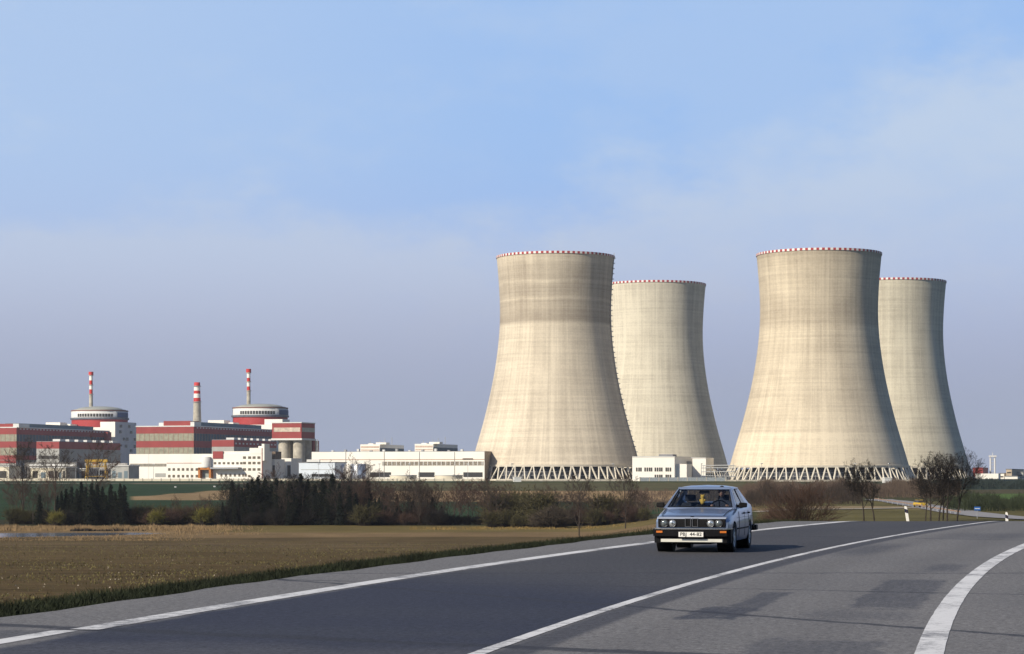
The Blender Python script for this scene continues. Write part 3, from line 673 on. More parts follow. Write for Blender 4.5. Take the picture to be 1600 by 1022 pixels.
b = MB(); x0, x1 = xl(313), xl(333); z0, z1 = s.zz(747), s.zz(730.5); b.box(x0, x0+1.6, -4, .1, z0, z1); b.box(x1-1.6, x1, -4, .1, z0, z1); b.box(x0, x1, -4, .1, z1-1.6, z1); b.build('porch', orange_frame, s.root)
s.lit(316.5, 329, 734, 746, mat('porch_glass', (.30, .33, .30), .2, .2, .5, spec=.6), 'porch_glazing')
b = MB(); b.box(xl(333.2), xl(377), -6.0, .0, s.zz(732.7), s.zz(730.2)); b.build('canopy', mat('canopy_grey', (.30, .31, .33), .7, .1, 1), s.root)
b = MB().lathe([(3.4, s.zz(730.5)), (3.4, s.zz(714)), (0, s.zz(713.3))], 28, c=(xl(323.5), -1.5, 0)); b.build('stair_drum', offwhite, s.root, True)
MB().box(xl(333), xl(348.8), -.5, 6, s.zz(716.5), s.zz(705)).build('red_box', red, s.root)
s.lit(409.1, 410, 700, 748, mat('rust_line', (.3, .1, .07)), 'trim', d=.3)
for px in (232, 298): s.lit(px, px+.5, 709.5, 748, offwhite, 'downpipe')
s = Bld(430, 1640, 410, 445, 717.5, name='brown_roofed_hall', label='white hall with dark brown upper cladding between the white building and silos', m=white)
s.box(410.5, 430, .5, 12, 705.5, 717.4, brown_clad, 'upper_cladding'); s.lit(426, 429.5, 727, 745, winm, 'window')

# long office and hall block
s = Bld(757, 1500, 487, 776.5, 705.5, name='long_hall', label='very long white hall with ribbon windows ending beside the banded cooling tower', m=white)
s.ws = 60
s.lit(487, 757, 717.6, 718.6, mat('rust_trim', (.42, .25, .16), .8, .1, 1), 'trim'); s.lit(597, 755.5, 721.2, 727.3, mat('ribbon_window2', (.22, .19, .15), .4, .5, .9), 'window_band', d=.14)
rb = MB(); x = s.lx(598)
while x < -1: rb.box(x, x+.5, -.3, 0, s.zz(727.3), s.zz(721.2)); x += 3.2
rb.build('mullion', offwhite, s.root)
s.lit(723, 739, 716, 718.4, brown_clad, 'signboard', d=.3)
s.lit(578, 611, 738, 745.5, blackm, 'dock_opening'); s.lit(654, 679, 738, 745.5, blackm, 'dock_opening'); s.lit(724, 754, 738, 745.5, blackm, 'dock_opening')
MB().box(-.2, .25, .35, s.ws*.9, 0, s.h+.25).build('end_wall', mat('end_wall_shade', (.30, .24, .18), .95, .35, .8), s.root)  # white hall's gable: its shade is put into the grey-brown colour
MB().box(-s.wl, 0, 0, s.ws*.9, s.h, s.h+.25).build('roof', roofm, s.root)
for k in range(11):
    x = -s.wl+12+k*9.3; MB().box(x, x+1.6, 6, 8, s.h+.25, s.h+1.1+.5*(k % 3)).build('roof_vent', grey_steel if k % 2 else offwhite, s.root)
for px in (540, 600, 655, 710): s.lit(px, px+.45, 706, 748, greyp, 'downpipe', d=.35)
for px, w in ((630, 21), (701, 22)):
    D = 1478; r = w*D/F; o = empty('settling_tank', (xat(px, D), D, -2.4), 0, ('wide low cream tank in front of the long hall, ' + ('left' if px == 630 else 'right') + ' one of the pair'), 'tank', 'low cream tanks')
    MB().lathe([(r, 0), (r, 3.7), (0, 3.9)], 48).build('tank_wall', cream, o, True, auto=True); MB().lathe([(r+.05, 3.5), (r+.3, 3.5), (r+.3, 3.95), (r-.1, 3.95)], 48).build('rim', offwhite, o)
for px, w, D, t, lb in ((533.5, 7.5, 1490, 725.5, 'narrower shiny steel tank beside the low halls'), (562, 14.5, 1482, 724.5, 'wide shiny steel tank in front of the long hall')):
    r = w*D/F; hh = EYE+(HZ-t)*D/F+2.4; o = empty('steel_tank', (xat(px, D), D, -2.4), 0, lb, 'tank', 'steel tanks')
    MB().lathe([(r, 0), (r, hh-.8), (r*.96, hh-.3), (0, hh)], 40).build('tank_wall', steel, o, True, auto=True)
    b = MB(); b.tube((-r*.2, -r-.3, 0), (-r*.2, -r-.3, hh), .12, n=4); b.tube((-r*.2+.6, -r-.3, 0), (-r*.2+.6, -r-.3, hh), .12, n=4)
    for k in range(int(hh/1.2)): b.box(-r*.2, -r*.2+.6, -r-.38, -r-.22, k*1.2, k*1.2+.15)
    b.build('ladder', grey_steel, o); MB().lathe([(r+.02, hh-1.1), (r+.2, hh-1.1), (r+.2, hh-.8), (r, hh-.8)], 40).build('rim', grey_steel, o)
s = Bld(523, 1475, 467, 527, 723, name='low_hall', label='low pale blue-roofed hall between the silos and steel tanks', m=mat('pale_blue_panels', (.60, .66, .72), .6, .06, .2), ws=22)
s.box(466, 523.5, -.3, 23, 721.8, 723, roofm, 'roof'); s.lit(470, 520, 733.5, 734.3, greyp, 'trim'); s.lit(487, 521, 740.5, 745, blackm, 'dock_opening')
s.lit(480, 500, 718, 722, offwhite, 'duct', d=1)
for px, pl, pr, t, lb in ((593.5, 563, 631, 694.3, 'left distant office block rising above the long hall roof'), (677, 648, 715, 693.5, 'right distant office block rising above the long hall roof')):
    s = Bld(px, 1900, pl, pr, t, name='office_block', label=lb, cat='office block', m=white, group='office blocks behind the long hall')
    s.lit(pl+1, px-1, t+2.8, t+5.6, mat('pale_ribbon', (.55, .42, .34), .5, .2, .6), 'window_band'); s.lit(pl+1, px-1, t+8, t+10, mat('pale_ribbon'[:], (.55, .42, .34)), 'window_band')
    s.side(None, None, s.h-6, s.h-3, shade_glass, 'window_band')
    s.box(px-8, px+8, 3, 12, t-3, t, white, 'lift_house'); s.box(px-22, px-14, 6, 12, t-1.5, t, white, 'lift_house')
    for k, dx in enumerate((-20, -5, 3, 14)):
        MB().tube((s.lx(px+dx), 8, s.h), (s.lx(px+dx), 8, s.h+3+k), .25, n=4).build('antenna', grey_steel, s.root)
o = empty('lattice_mast', (xat(496, 1700), 1700, -2.4), 0, 'thin dark radio mast right of the silo block', 'mast')
def lattice(root, h, w, m, nm='frame', wt=None):
    b = MB(); wt = w*.4 if wt is None else wt; n = max(3, int(h/(w*1.2)))
    P = lambda i, k: Vector(((w+(wt-w)*k/n)*(-1, 1, 1, -1)[i]/2, (w+(wt-w)*k/n)*(-1, -1, 1, 1)[i]/2, h*k/n))
    for k in range(n):
        for i in range(4):
            b.tube(P(i, k), P(i, k+1), w*.07, n=4); b.tube(P(i, k), P((i+1) % 4, k+1), w*.045, n=3); b.tube(P(i, k+1), P((i+1) % 4, k+1), w*.045, n=3)
    b.build(nm, m, root)
lattice(o, 31, 2.4, grey_steel, wt=.5); MB().box(-2, 2, -1, 1, 20.5, 21.2).build('platform', grey_steel, o)

# white block between the towers
s = Bld(1054, 1440, 988, 1082, 714, name='pump_house', label='white block with two rows of dark windows between the two near towers', m=white)
b = Bld.windows
s.windows((995, 998.5, 1001.5, 1008, 1011.5, 1015, 1018, 1024, 1027.5, 1031, 1034, 1041, 1044, 1047.5), (733.6,), winm, .5, 1.25); s.windows((1024, 1027.5, 1031, 1034, 1041, 1044, 1047.5), (744.5,), winm, .5, 1.15)
s.box(1054, 1071, 4, 20, 725, 750, white, 'wing'); MB().box(s.lx(988), .3, -.3, s.ws, s.h, s.h+.4).build('parapet', offwhite, s.root)
s.box(1022, 1044, 14, 26, 709.5, 713.6, roofm, 'roof_vent')
s = Bld(1103, 1465, 1082, 1112, 715.8, name='annex_block', label='small white block with shaded side, right of the windowed white block', m=white, ws=26)
s.box(1080, 1103, -.3, 26.3, 715, 715.8, offwhite, 'roof'); s.side(None, None, 2, 5, shade_glass, 'window_band')
s = Bld(1081, 1475, 1060, 1083, 722, name='link_building', label='low grey-roofed building linking the two white blocks', m=greyp, ws=16); s.box(1059, 1082, -.5, 17, 721, 722, roofm, 'roof')
# pipework yard right of it
o = empty('pipe_rack', (xat(1122, 1450), 1450, -2.4), 0, 'tangle of pale pipes and frames left of the streaked tower', 'pipework')
b = MB()
for k in range(16): x = -11+k*1.5; hh = random.uniform(4, 12); b.tube((x, 0, 0), (x, 0, hh), .14, n=4)
b.build('post', grey_steel, o); b = MB()
for z in (3.5, 6, 8.5, 10): b.tube((-11, 0, z), (11, 2, z+random.uniform(-.6, .6)), .28, n=5)
b.build('pipe', offwhite, o)

# left fore area: pipe bridge, low halls, gantry crane
o = empty('pipe_bridge', (xat(100, 1560), 1560, -2.4), TH, 'long grey pipe bridge in front of the left unit', 'pipe bridge')
b = MB()
for k in range(22): x = -75+k*6; b.box(x-.25, x+.25, -.25, .25, 0, 11.2); b.box(x-.25, x+.25, 3, 3.5, 0, 11.2)
b.build('post', grey_steel, o); b = MB()
for z, r in ((8.2, .45), (9.2, .6), (10.6, .5), (11.6, .35)): b.tube((-85, 0, z), (47, 0, z), r, n=6); b.tube((-85, 3, z+.2), (47, 3, z+.2), r, n=6)
b.build('pipe', mat('pipe_cladding', (.45, .43, .40), .5, .3, .4, metal=.3), o)
MB().box(-85, 47, -.4, 3.6, 7.2, 7.6).build('deck', grey_steel, o)
for px, D, pl, pr, t, m, lb, nm in ((14, 1500, -60, 24, 729, cream, 'low cream shed at the left edge below the turbine hall', 'shed'), (86, 1500, 48, 90, 731, cream, 'low cream shed with wide dark doors left of the yellow crane', 'shed'),
                             (103, 1480, 84, 106, 731, conc, 'small beige shed beside the bare trees', 'shed'), (135, 1495, 104, 140, 733, greyp, 'low grey shed immediately left of the yellow crane', 'shed'),
                             (201, 1500, 173, 204, 728, greyp, 'low shed with blue-grey doors right of the yellow crane', 'shed')):
    s = Bld(px, D, pl, pr, t, name=nm, label=lb, cat='shed', m=m, ws=16, group='sheds below the left unit')
    n = 3; w = (px-pl)/n; MB().box(-s.wl-.5, .5, -.6, 16.5, s.h, s.h+.5).build('roof', offwhite, s.root)
    for k in range(n):
        s.lit(pl+w*(k+.25), pl+w*(k+.85), 736 if k != 1 else 738, 747, bluegrey if (px == 201 or k == 1) else winm, 'door')
s = Bld(120, 1540, 40, 122, 722.5, name='dark_shed', label='long dark grey shed beneath the pipe bridge', cat='shed', m=darkconc, ws=12); s.lit(45, 118, 725, 728, offwhite, 'trim')
s = Bld(25, 1545, -60, 30, 719, name='red_gabled_store', label='red and grey store below the left turbine hall corner', cat='shed', m=greyp, ws=12); s.lit(-60, 25, 719.3, 724, red, 'red_band'); s.lit(-20, 22, 727, 732, winm, 'window_band')
o = empty('gantry_crane', (xat(151, 1480), 1480, -2.4), math.radians(-6), 'yellow gantry crane in front of the left unit', 'gantry crane')
w, h = 7.0, 13.8; b = MB()
for sx in (-1, 1):
    b = MB()
    for sy in (-1, 1): b.tube((sx*w, sy*3, 0), (sx*w*.82, sy*.9, h), .38, n=4)
    for z in (4, 8): b.box(sx*w*.9-.25, sx*w*.9+.25, -2.2, 2.2, z, z+.5)
    b.build('leg_frame', yellow, o)
b = MB(); b.box(-w-.6, w+.6, -1.2, -.6, h-1.2, h+.4); b.box(-w-.6, w+.6, .6, 1.2, h-1.2, h+.4); b.build('girder', yellow, o)
b = MB(); 
for k in range(7): b.tube((-w+k*2, -1.3, h-4.5), (-w+(k+1)*2, -1.3, h-1.2), .18, n=4); b.tube((-w+(k+1)*2, -1.3, h-4.5), (-w+k*2, -1.3, h-1.2), .18, n=4)
b.tube((-w, -1.3, h-4.5), (w, -1.3, h-4.5), .25, n=4); b.tube((-w, -2.5, 3), (w, -2.5, 3), .3, n=4); b.build('bracing', yellow, o)
MB().box(-2, 1, -1.6, 1.6, h-3, h-1.2).build('cab', mat('rust', (.18, .09, .03), .8, .2, 1), o); MB().box(-w-1, w+1, -3.6, 3.6, 0, .9).build('bogie', yellow, o)

# right-hand distant buildings
s = Bld(1560, 2150, 1524, 1563, 740, name='distant_hall', label='white hall under the thin mast at the far right', m=white, ws=30)
s = Bld(1536, 2200, 1520, 1544, 730.5, name='distant_red_hall', label='red hall behind the far right white hall', m=red, ws=None); 
o = empty('stack_mast', (xat(1551, 2250), 2250, -2.4), 0, 'pale twin-column tower at the far right above the white hall', 'tower')
Zt = EYE+(HZ-707)*2250/F+2.4
for x in (-2.2, 2.2): MB().tube((x, 0, 0), (x, 0, Zt-3), .85, n=10).build('column', offwhite, o)
MB().box(-3.6, 3.6, -1.5, 1.5, Zt-4.6, Zt-3).build('top_platform', offwhite, o); MB().tube((0, 0, Zt-3), (0, 0, Zt), .3, n=5).build('tip', offwhite, o)
b = MB(); z = 3
while z < Zt-5: b.box(-2.2, 2.2, -.3, .3, z, z+.5); z += 3.2
b.build('rung', greyp, o)
for px, D, pl, pr, t, m, lb in ((1569, 2200, 1561, 1572, 740, white, 'small white block right of the far right white hall'), (1581, 2180, 1572, 1600, 733.5, mat('tan_wall', (.45, .36, .26), .8, .2, .2), 'tan block with long low roof at the right edge'),
                            (1590, 2120, 1570, 1594, 744.5, white, 'low white shed at the foot of the tan block'), (1599, 2250, 1588, 1612, 738, greyp, 'grey hall at the right edge of the plant')):
    s = Bld(px, D, pl, pr, t, name='distant_block', label=lb, m=m, ws=30 if px != 1581 else None); MB().box(-s.wl-.4, .4, -.4, s.ws, s.h, s.h+.6).build('roof', roofm, s.root); s.lit(pl+1.5, px-1, t+4, t+6, winm, 'window_band')
# perimeter wall: pale panels in front of the plant
def wall(pts, h, m, label, D0=None):
    o = empty('perimeter_wall', (pts[0][0], pts[0][1], -2.4), 0, label, 'wall', 'perimeter wall runs'); P0 = Vector((*pts[0], 0)); b = MB(); bp = MB()
    for a, c in zip(pts[:-1], pts[1:]):
        a = Vector((*a, 0))-P0; c = Vector((*c, 0))-P0; d = (c-a).normalized(); q = Vector((-d.y, d.x, 0))*.15
        b.hexa([a-q, c-q, c+q, a+q], [p+Vector((0, 0, h)) for p in (a-q, c-q, c+q, a+q)])
        n = int((c-a).length/6)
        for k in range(n+1): p = a+d*(k*6); bp.box(p.x-.25, p.x+.25, p.y-.32, p.y+.32, 0, h+.25)
    b.build('panel', m, o); bp.build('post', conc, o)
wall([(xat(-80, 1446), 1446), (xat(300, 1440), 1440), (xat(757, 1436), 1436)], 1.5, cream, 'low pale perimeter wall in front of the left half of the plant')
wall([(xat(776, 1430), 1430), (xat(988, 1425), 1425)], .9, conc, 'low concrete wall at the foot of the banded tower')
wall([(xat(1135, 1405), 1405), (xat(1480, 1400), 1400)], .9, conc, 'low concrete wall at the foot of the streaked tower')
wall([(xat(1000, 1422), 1422), (xat(1135, 1415), 1415)], 2.4, mat('wire_fence', (.22, .25, .27), .7, .3, 2), 'grey fence in front of the small white blocks')
# small lamp masts on the plant grounds
lr = empty('lamp_mast', (0, 0, -50), 0, 'thin grey lamp mast with a small head on the plant grounds', 'lamp mast', 'lamp masts on the plant grounds')
k1 = MB().tube((0, 0, 0), (0, 0, 11), .16, .1, n=5).build('pole', grey_steel, lr); k2 = MB().box(-.9, .9, -.3, .3, 10.8, 11.3).build('lamp_head', offwhite, lr)
spots = [(12, 1452), (62, 1455), (118, 1450), (181, 1450), (240, 1448), (498, 1450), (593, 1445), (640, 1450), (731, 1443), (800, 1440), (958, 1440), (1096, 1435), (1190, 1412), (1336, 1412), (1389, 1410), (1446, 1412)]
lr.location = (xat(spots[0][0], spots[0][1]), spots[0][1], -2.4)
for px, D in spots[1:]: copy_tree(lr, [k1, k2], (xat(px, D), D, -2.4), random.random())
# white marker stones in the fields
for i, (px, py, D, lb) in enumerate(((274, 764, 1180, 'small pale marker post in the dark green field'), (335, 763.5, 1190, 'small white marker post at the edge of the tan strip'), (808, 753, 1395, 'pale grey kiosk in front of the banded tower'), (1386, 759, 1330, 'small white kiosk at the foot of the streaked tower'))):
    x = xat(px, D); big = 2.2 if i > 1 else .5
    o = empty('kiosk' if i > 1 else 'marker_post', (x, D, Hs(x, D)-.1), .2, lb, 'kiosk' if i > 1 else 'marker'); MB().box(-big, big, -big, big, 0, big*1.3).build('body', offwhite, o); MB().box(-big*1.1, big*1.1, -big*1.1, big*1.1, big*1.3, big*1.5).build('cap', white, o)

# ------------------------------------------------------------------ vegetation
bark = mat('dark_bark', (.045, .035, .028), .95, .3, 2); twig_brown = mat('brown_twigs', (.078, .046, .034), .95, .3, .7)
twig_dark = mat('dark_twigs', (.022, .018, .015), .95, .3, .7); twig_grey = mat('grey_twigs', (.050, .037, .029), .95, .3, .7)
twig_olive = mat('olive_buds', (.066, .058, .024), .95, .35, .7); twig_yel = mat('yellow_green_buds', (.15, .135, .03), .95, .3, .7)
needles = mat('spruce_needles', (.007, .0105, .005), .9, .4, .8); bud_green = mat('budding_leaves', (.055, .062, .025), .95, .3, .7)
def tubes(segs, n=3):
    """segs: array (k,8) p0 p1 r0 r1 -> verts, quads (vectorised)"""
    s = np.array(segs, dtype=float); p = s[:, :3]; q = s[:, 3:6]; r0 = s[:, 6]; r1 = s[:, 7]
    d = q-p; L_ = np.linalg.norm(d, axis=1, keepdims=True)+1e-9; d = d/L_
    ref = np.where(np.abs(d[:, 2:3]) < .9, np.array([[0, 0, 1.]]), np.array([[1., 0, 0]])); a = np.cross(d, ref); a /= np.linalg.norm(a, axis=1, keepdims=True); b = np.cross(d, a)
    V = []
    for c, r in ((p, r0), (q, r1)):
        for k in range(n):
            t = 2*math.pi*k/n; V.append(c+a*(r*math.cos(t))[:, None]+b*(r*math.sin(t))[:, None])
    V = np.stack(V, 1); m = len(s); base = (np.arange(m)*2*n)[:, None]
    Fc = np.concatenate([base+np.array([[k, (k+1) % n, n+(k+1) % n, n+k]]) for k in range(n)], 0)
    return V.reshape(-1, 3), Fc
def grow(h, seed, spread=.45, levels=4, limbs=9, trunk_r=None, lean=.05, fork=.25, kids=(5, 5, 5), tw=.014):
    R = random.Random(seed); trunk_r = trunk_r or h*.014; T = []; C = []
    def perp(d):
        v = Vector((R.gauss(0, 1), R.gauss(0, 1), R.gauss(0, .6))); v = v-d*v.dot(d); return v.normalized()
    def branch(p, d, ln, r, lev):
        n = 4 if lev < 2 else 3; pts = [p]; dirs = []
        for k in range(n):
            d = (d+perp(d)*(.10+.05*lev)+Vector((0, 0, .10 if lev else .0))).normalized(); p = p+d*(ln/n); pts.append(p); dirs.append(d)
            ra = r*(1-k/n*.75); rb = r*(1-(k+1)/n*.75)
            (T if lev < 2 else C).append((*pts[-2], *p, max(ra, tw*.6), max(rb, tw*.5)))
        if lev < levels:
            cnt = limbs if lev == 0 else kids[min(lev-1, 2)]
            for k in range(cnt):
                f = (fork+(1-fork)*(k+R.random())/cnt) if lev == 0 else (.2+.8*(k+R.random())/cnt)
                i = min(n-1, int(f*n)); q = pts[i].lerp(pts[i+1], f*n-i); dd = (dirs[i]*(1-spread)+perp(dirs[i])*spread*1.25).normalized()
                branch(q, dd, ln*(.55 if lev == 0 else .52)*(1.15-f*.5)*R.uniform(.8, 1.15), r*.45*(1.1-f*.4), lev+1)
    branch(Vector((0, 0, -.2)), Vector((R.gauss(0, lean), R.gauss(0, lean), 1)).normalized(), h*.92, trunk_r, 0)
    return T, C
def proto(name, label, cat, group, parts):
    o = empty(name, (0, 0, -80), 0, label, cat, group); ks = []
    for nm, (V, Fc), m in parts: ks.append(link(nm, np_mesh(nm, V, Fc), m, o))
    return o, ks
def place(P, px, D, sc=1.0, label=None, group=None, szf=1.0, x=None):
    """first use moves the prototype itself"""
    x = xat(px, D) if x is None else x; loc = (x, D, Hs(x, D)-.1)
    if not P[0].get('used'):
        P[0]['used'] = 1; r = P[0]; r.location = loc; r.scale = (sc, sc, sc*szf); r.rotation_euler = (0, 0, random.uniform(0, 6.28))
    else:
        r = copy_tree(P[0], P[1], loc, random.uniform(0, 6.28), sc, None, szf)
    if label: r['label'] = label
    if group: r['group'] = group
    return r
def bare(seed, h, mt, **kw):
    T, C = grow(h, seed, **kw); return proto('bare_tree', 'bare tree', 'tree', 'bare trees', [('trunk', tubes(T, 5), bark), ('crown', tubes(C, 3), mt)])
def leaf_faces(P, size, R, stretch=1.0):
    n = len(P); a = R.normal(size=(n, 3)); a /= np.linalg.norm(a, axis=1, keepdims=True); b = np.cross(a, R.normal(size=(n, 3))); b /= np.linalg.norm(b, axis=1, keepdims=True)
    s = size*R.uniform(.5, 1.3, size=(n, 1)); V = np.stack([P-a*s, P+b*s*.6, P+a*s*stretch], 1).reshape(-1, 3)
    return V, np.arange(n*3).reshape(-1, 3)
def spruce(seed, h):
    R = np.random.default_rng(seed); T = [(0, 0, -.3, 0, 0, h*.97, h*.015, .03)]; P = []; br = []
    z = h*.06
    while z < h*.985:
        f = 1-z/h; rad_ = (h*.235*(f**.85)+.12)*R.uniform(.68, 1.15); n = int(6+6*f)
        for k in range(n):
            t = R.uniform(0, 6.28); rr = rad_*R.uniform(.6, 1.12); e = np.array([math.cos(t), math.sin(t), 0])
            tip = e*rr+np.array([0, 0, z-rr*.28]); br.append((0, 0, z, *tip, .03, .012))
            m = int(5+rr*9); u = R.uniform(.12, 1, size=(m, 1)); q = np.array([[0, 0, z]])*(1-u)+tip*u
            q = q+R.normal(size=(m, 3))*np.array([[.16, .16, .13]])*(.5+rr*.35); P.append(q)
        z += h*.028*(.6+.6*f)
    P = np.concatenate(P); V, Fc = leaf_faces(P, .26*h/11, R)
    return proto('spruce', 'dark spruce', 'tree', 'spruces', [('trunk', tubes(T+br[::3], 4), bark), ('crown', (V, Fc), needles)])
def bush(seed, r, h, m, name='bush', dens=1.0, buds=0, tw=.02, upright=.5):
    """stems fan out from the ground and end on an uneven dome"""
    R = np.random.default_rng(seed); st = []; tg = []; lobes = [(R.uniform(-.45, .45)*r, R.uniform(-.45, .45)*r, R.uniform(.5, .75)*r, R.uniform(.75, 1.05)*h) for _ in range(5)]
    for _ in range(int(130*dens)):
        cx, cy, lr_, lh = lobes[R.integers(5)]; t = R.uniform(0, 6.28); q = math.sqrt(R.uniform(0, 1)); el = math.acos(min(1, q))
        tip = np.array([cx+lr_*q*math.cos(t), cy+lr_*q*math.sin(t), lh*(math.sin(el)*.85+.15)*R.uniform(.75, 1.04)]); b0 = np.array([cx*.5+R.normal()*.15*r, cy*.5+R.normal()*.15*r, -.1])
        mid = (b0+tip)/2+np.array([0, 0, h*.10])+R.normal(size=3)*.06*r
        st.append((*b0, *mid, tw*1.6, tw*1.1)); st.append((*mid, *tip, tw*1.1, tw*.6))
        for u in R.uniform(.25, 1, size=9):
            p = mid+(tip-mid)*u if u > .4 else b0+(mid-b0)*(u+.4); d = (tip-b0)/np.linalg.norm(tip-b0)+R.normal(size=3)*.65; d[2] = abs(d[2])*.8+.1; tg.append((*p, *(p+d*R.uniform(.10, .28)*h), tw*.75, tw*.45))
    parts = [('stems', tubes(st, 3), bark)]
    TV, TF = tubes(tg, 3)
    if buds:
        g = np.array(tg); u = R.uniform(0, 1, size=(len(g), 1)); BP = g[:, :3]*(1-u)+g[:, 3:6]*u; BP = np.concatenate([BP, g[:, 3:6]]); BV, BF = leaf_faces(BP, buds, R)
        n4 = len(TV); quads = np.concatenate([BF+n4, BF[:, 2:3]+n4], 1)
        tri = TF.reshape(-1, 4)
        me_v = np.concatenate([TV, BV]); parts.append(('twigs', (TV, TF), m)); parts.append(('buds', (BV, BF), m))
    else: parts.append(('twigs', (TV, TF), m))
    return proto(name, name, 'bush', 'bushes', parts)

SPR = [spruce(s, 11) for s in (1, 2, 3, 4)]
BT = [bare(11, 11, twig_grey, spread=.42, limbs=13, kids=(6, 5, 4), tw=.03, fork=.12), bare(12, 11, twig_brown, spread=.40, limbs=13, kids=(6, 5, 4), tw=.03, fork=.12), bare(13, 11, twig_dark, spread=.45, limbs=13, kids=(6, 5, 4), tw=.032, fork=.12)]
BB = bush(21, 3.4, 4.6, twig_brown, dens=1.7, tw=.035, name='brown_bush'); BO = bush(22, 3.2, 4.2, twig_olive, dens=1.4, tw=.035, buds=.16, name='olive_bush')
BY = bush(23, 2.6, 4.0, twig_yel, dens=1.2, tw=.035, buds=.15, name='yellow_bush'); BD = bush(24, 3.6, 5.0, twig_dark, dens=1.7, tw=.04, name='dark_bush')
R_ = random.Random(5)
G1 = 'spruces in the left clump'; G2 = 'spruces in the long wood'; G3 = 'bare trees in the long wood'; G4 = 'low bushes between the spruce clump and the wood'
# left clump
for px, top in ((90, 778), (96, 772), (103, 768), (112, 764), (120, 766), (127, 757), (134, 764), (143, 757), (152, 760), (160, 765), (173, 759), (180, 770), (188, 759), (194, 763), (62, 775), (108, 775), (147, 770), (166, 776), (117, 780), (138, 782), (156, 783), (182, 780), (92, 790), (106, 786), (124, 778), (132, 776), (150, 778), (162, 788), (175, 776), (187, 785), (192, 778)):
    D = R_.uniform(572, 592); h = (822.5-top)*D/F; place(R_.choice(SPR), px, D, h/11*1.02, 'near-black spruce in the isolated clump behind the pond', G1, 1.0)
for px in (84, 100, 122, 140, 158, 172, 190): place(BD, px, 575, .75, 'dark bare bush at the foot of the left spruce clump', 'dark bushes under the left clump')
for px, h, d, v in ((36, 18, 620, 0), (30, 10, 590, 1), (52, 9, 580, 0), (74, 11, 590, 1), (86, 17, 640, 0), (141, 18, 640, 1), (66, 7, 580, 0)):
    place(BT[v], px, d, h/11, ('tall thin bare tree rising past the plant near the left edge' if h > 15 else 'small bare tree in the scrub near the left edge'), 'tall thin bare trees at the left' if h > 15 else 'scrub trees at the left', 1.1)
for px in (22, 38, 48, 60, 72): place(BO, px, 585, R_.uniform(.7, 1.0), 'dull olive bush in the scrub near the left edge', 'olive scrub bushes at the left')
place(BY, 87, 568, .9, 'bright yellow-green bush at the foot of the left spruce clump', 'yellow bushes')
# low olive bushes
for i, px in enumerate((204, 214, 226, 236, 246, 256, 268, 278, 290, 300, 312, 320, 330, 338, 346)):
    place(BO if i % 3 else BB, px, R_.uniform(572, 586), R_.uniform(.75, 1.1), 'low olive bush between the spruce clump and the long wood', G4)
place(BY, 243, 570, .95, 'yellow-green bush left in the low olive row', 'yellow bushes'); place(BY, 318, 572, 1.1, 'yellow-green bush right in the low olive row, beside the wood', 'yellow bushes')
for px in (276, 310, 330): place(BT[1], px, 600, .55, 'small bare tree standing before the tan field strip', 'small bare trees before the tan strip')
# long wood
for px, top in ((363, 755), (373, 758), (387, 756), (394, 752), (403, 747), (414, 753), (424, 756), (432, 750), (440, 756), (452, 752), (463, 749), (470, 743), (481, 751), (492, 757), (504, 749), (519, 745), (530, 757), (545, 760), (378, 766), (410, 764), (446, 765), (487, 765), (575, 752), (600, 768), (556, 770), (512, 768), (620, 775), (645, 785), (676, 782), (690, 790), (368, 775), (383, 768), (399, 765), (419, 768), (428, 772), (437, 768), (457, 764), (475, 763), (496, 768), (508, 762), (523, 764), (536, 772)):
    D = R_.uniform(572, 592); h = (822-top)*D/F*R_.uniform(.9, 1.04); place(R_.choice(SPR), px, D, h/11*1.03*1.15, 'near-black spruce in the long wood left of the banded tower', G2, .87)
for i in range(34):
    px = 352+i*7.6+R_.uniform(-4, 4); D = R_.uniform(564, 574); h = R_.uniform(4.5, 8.5); place(R_.choice(SPR), px, D, h/11, 'near-black spruce in the long wood left of the banded tower', G2, R_.uniform(.85, 1.1))
for i in range(46):
    px = 352+i*7.4+R_.uniform(-3, 3); top = 762+R_.uniform(-6, 8)+(max(0, px-640)*.10)
    if px > 365 and px < 380: top += 10
    D = R_.uniform(596, 620) if px < 530 and i % 4 else R_.uniform(568, 600); h = (821-top)*D/F; place(BT[R_.choice((2, 2, 0) if px < 530 else (0, 1, 0, 2, 1))], px, D, h/11, 'bare deciduous tree in the long wood left of the banded tower', G3, 1.0)
for i in range(40):
    px = 352+i*8.6+R_.uniform(-3, 3); place(BD if px < 600 or R_.random() < .4 else BB, px, R_.uniform(566, 582), R_.uniform(.6, 1.1), 'bare shrub along the foot of the long wood', 'shrubs along the foot of the wood')
place(BO, 570, 562, 1.15, 'rounded olive bush standing out in front of the long wood', 'olive bushes of the tree line')
for px, h in ((547, 14), (556, 13), (515, 12.5), (437, 12), (572, 12.5)):
    place(BT[1], px, 630, h/11, 'tall reddish bare tree rising out of the long wood', 'tall bare trees above the wood', 1.05)
# thin trees before the tan strip
for px in (700, 708, 716, 723, 731, 740, 748, 757, 762): place(BT[R_.choice((0, 1))], px, R_.uniform(590, 640), R_.uniform(.6, .95), 'slender bare tree before the tan strip, right of the long wood', 'slender trees before the tan strip')
for px in (700, 716, 730, 745, 758): place(BD, px, 578, .5, 'low dark shrub under the slender trees', 'low shrubs before the tan strip')
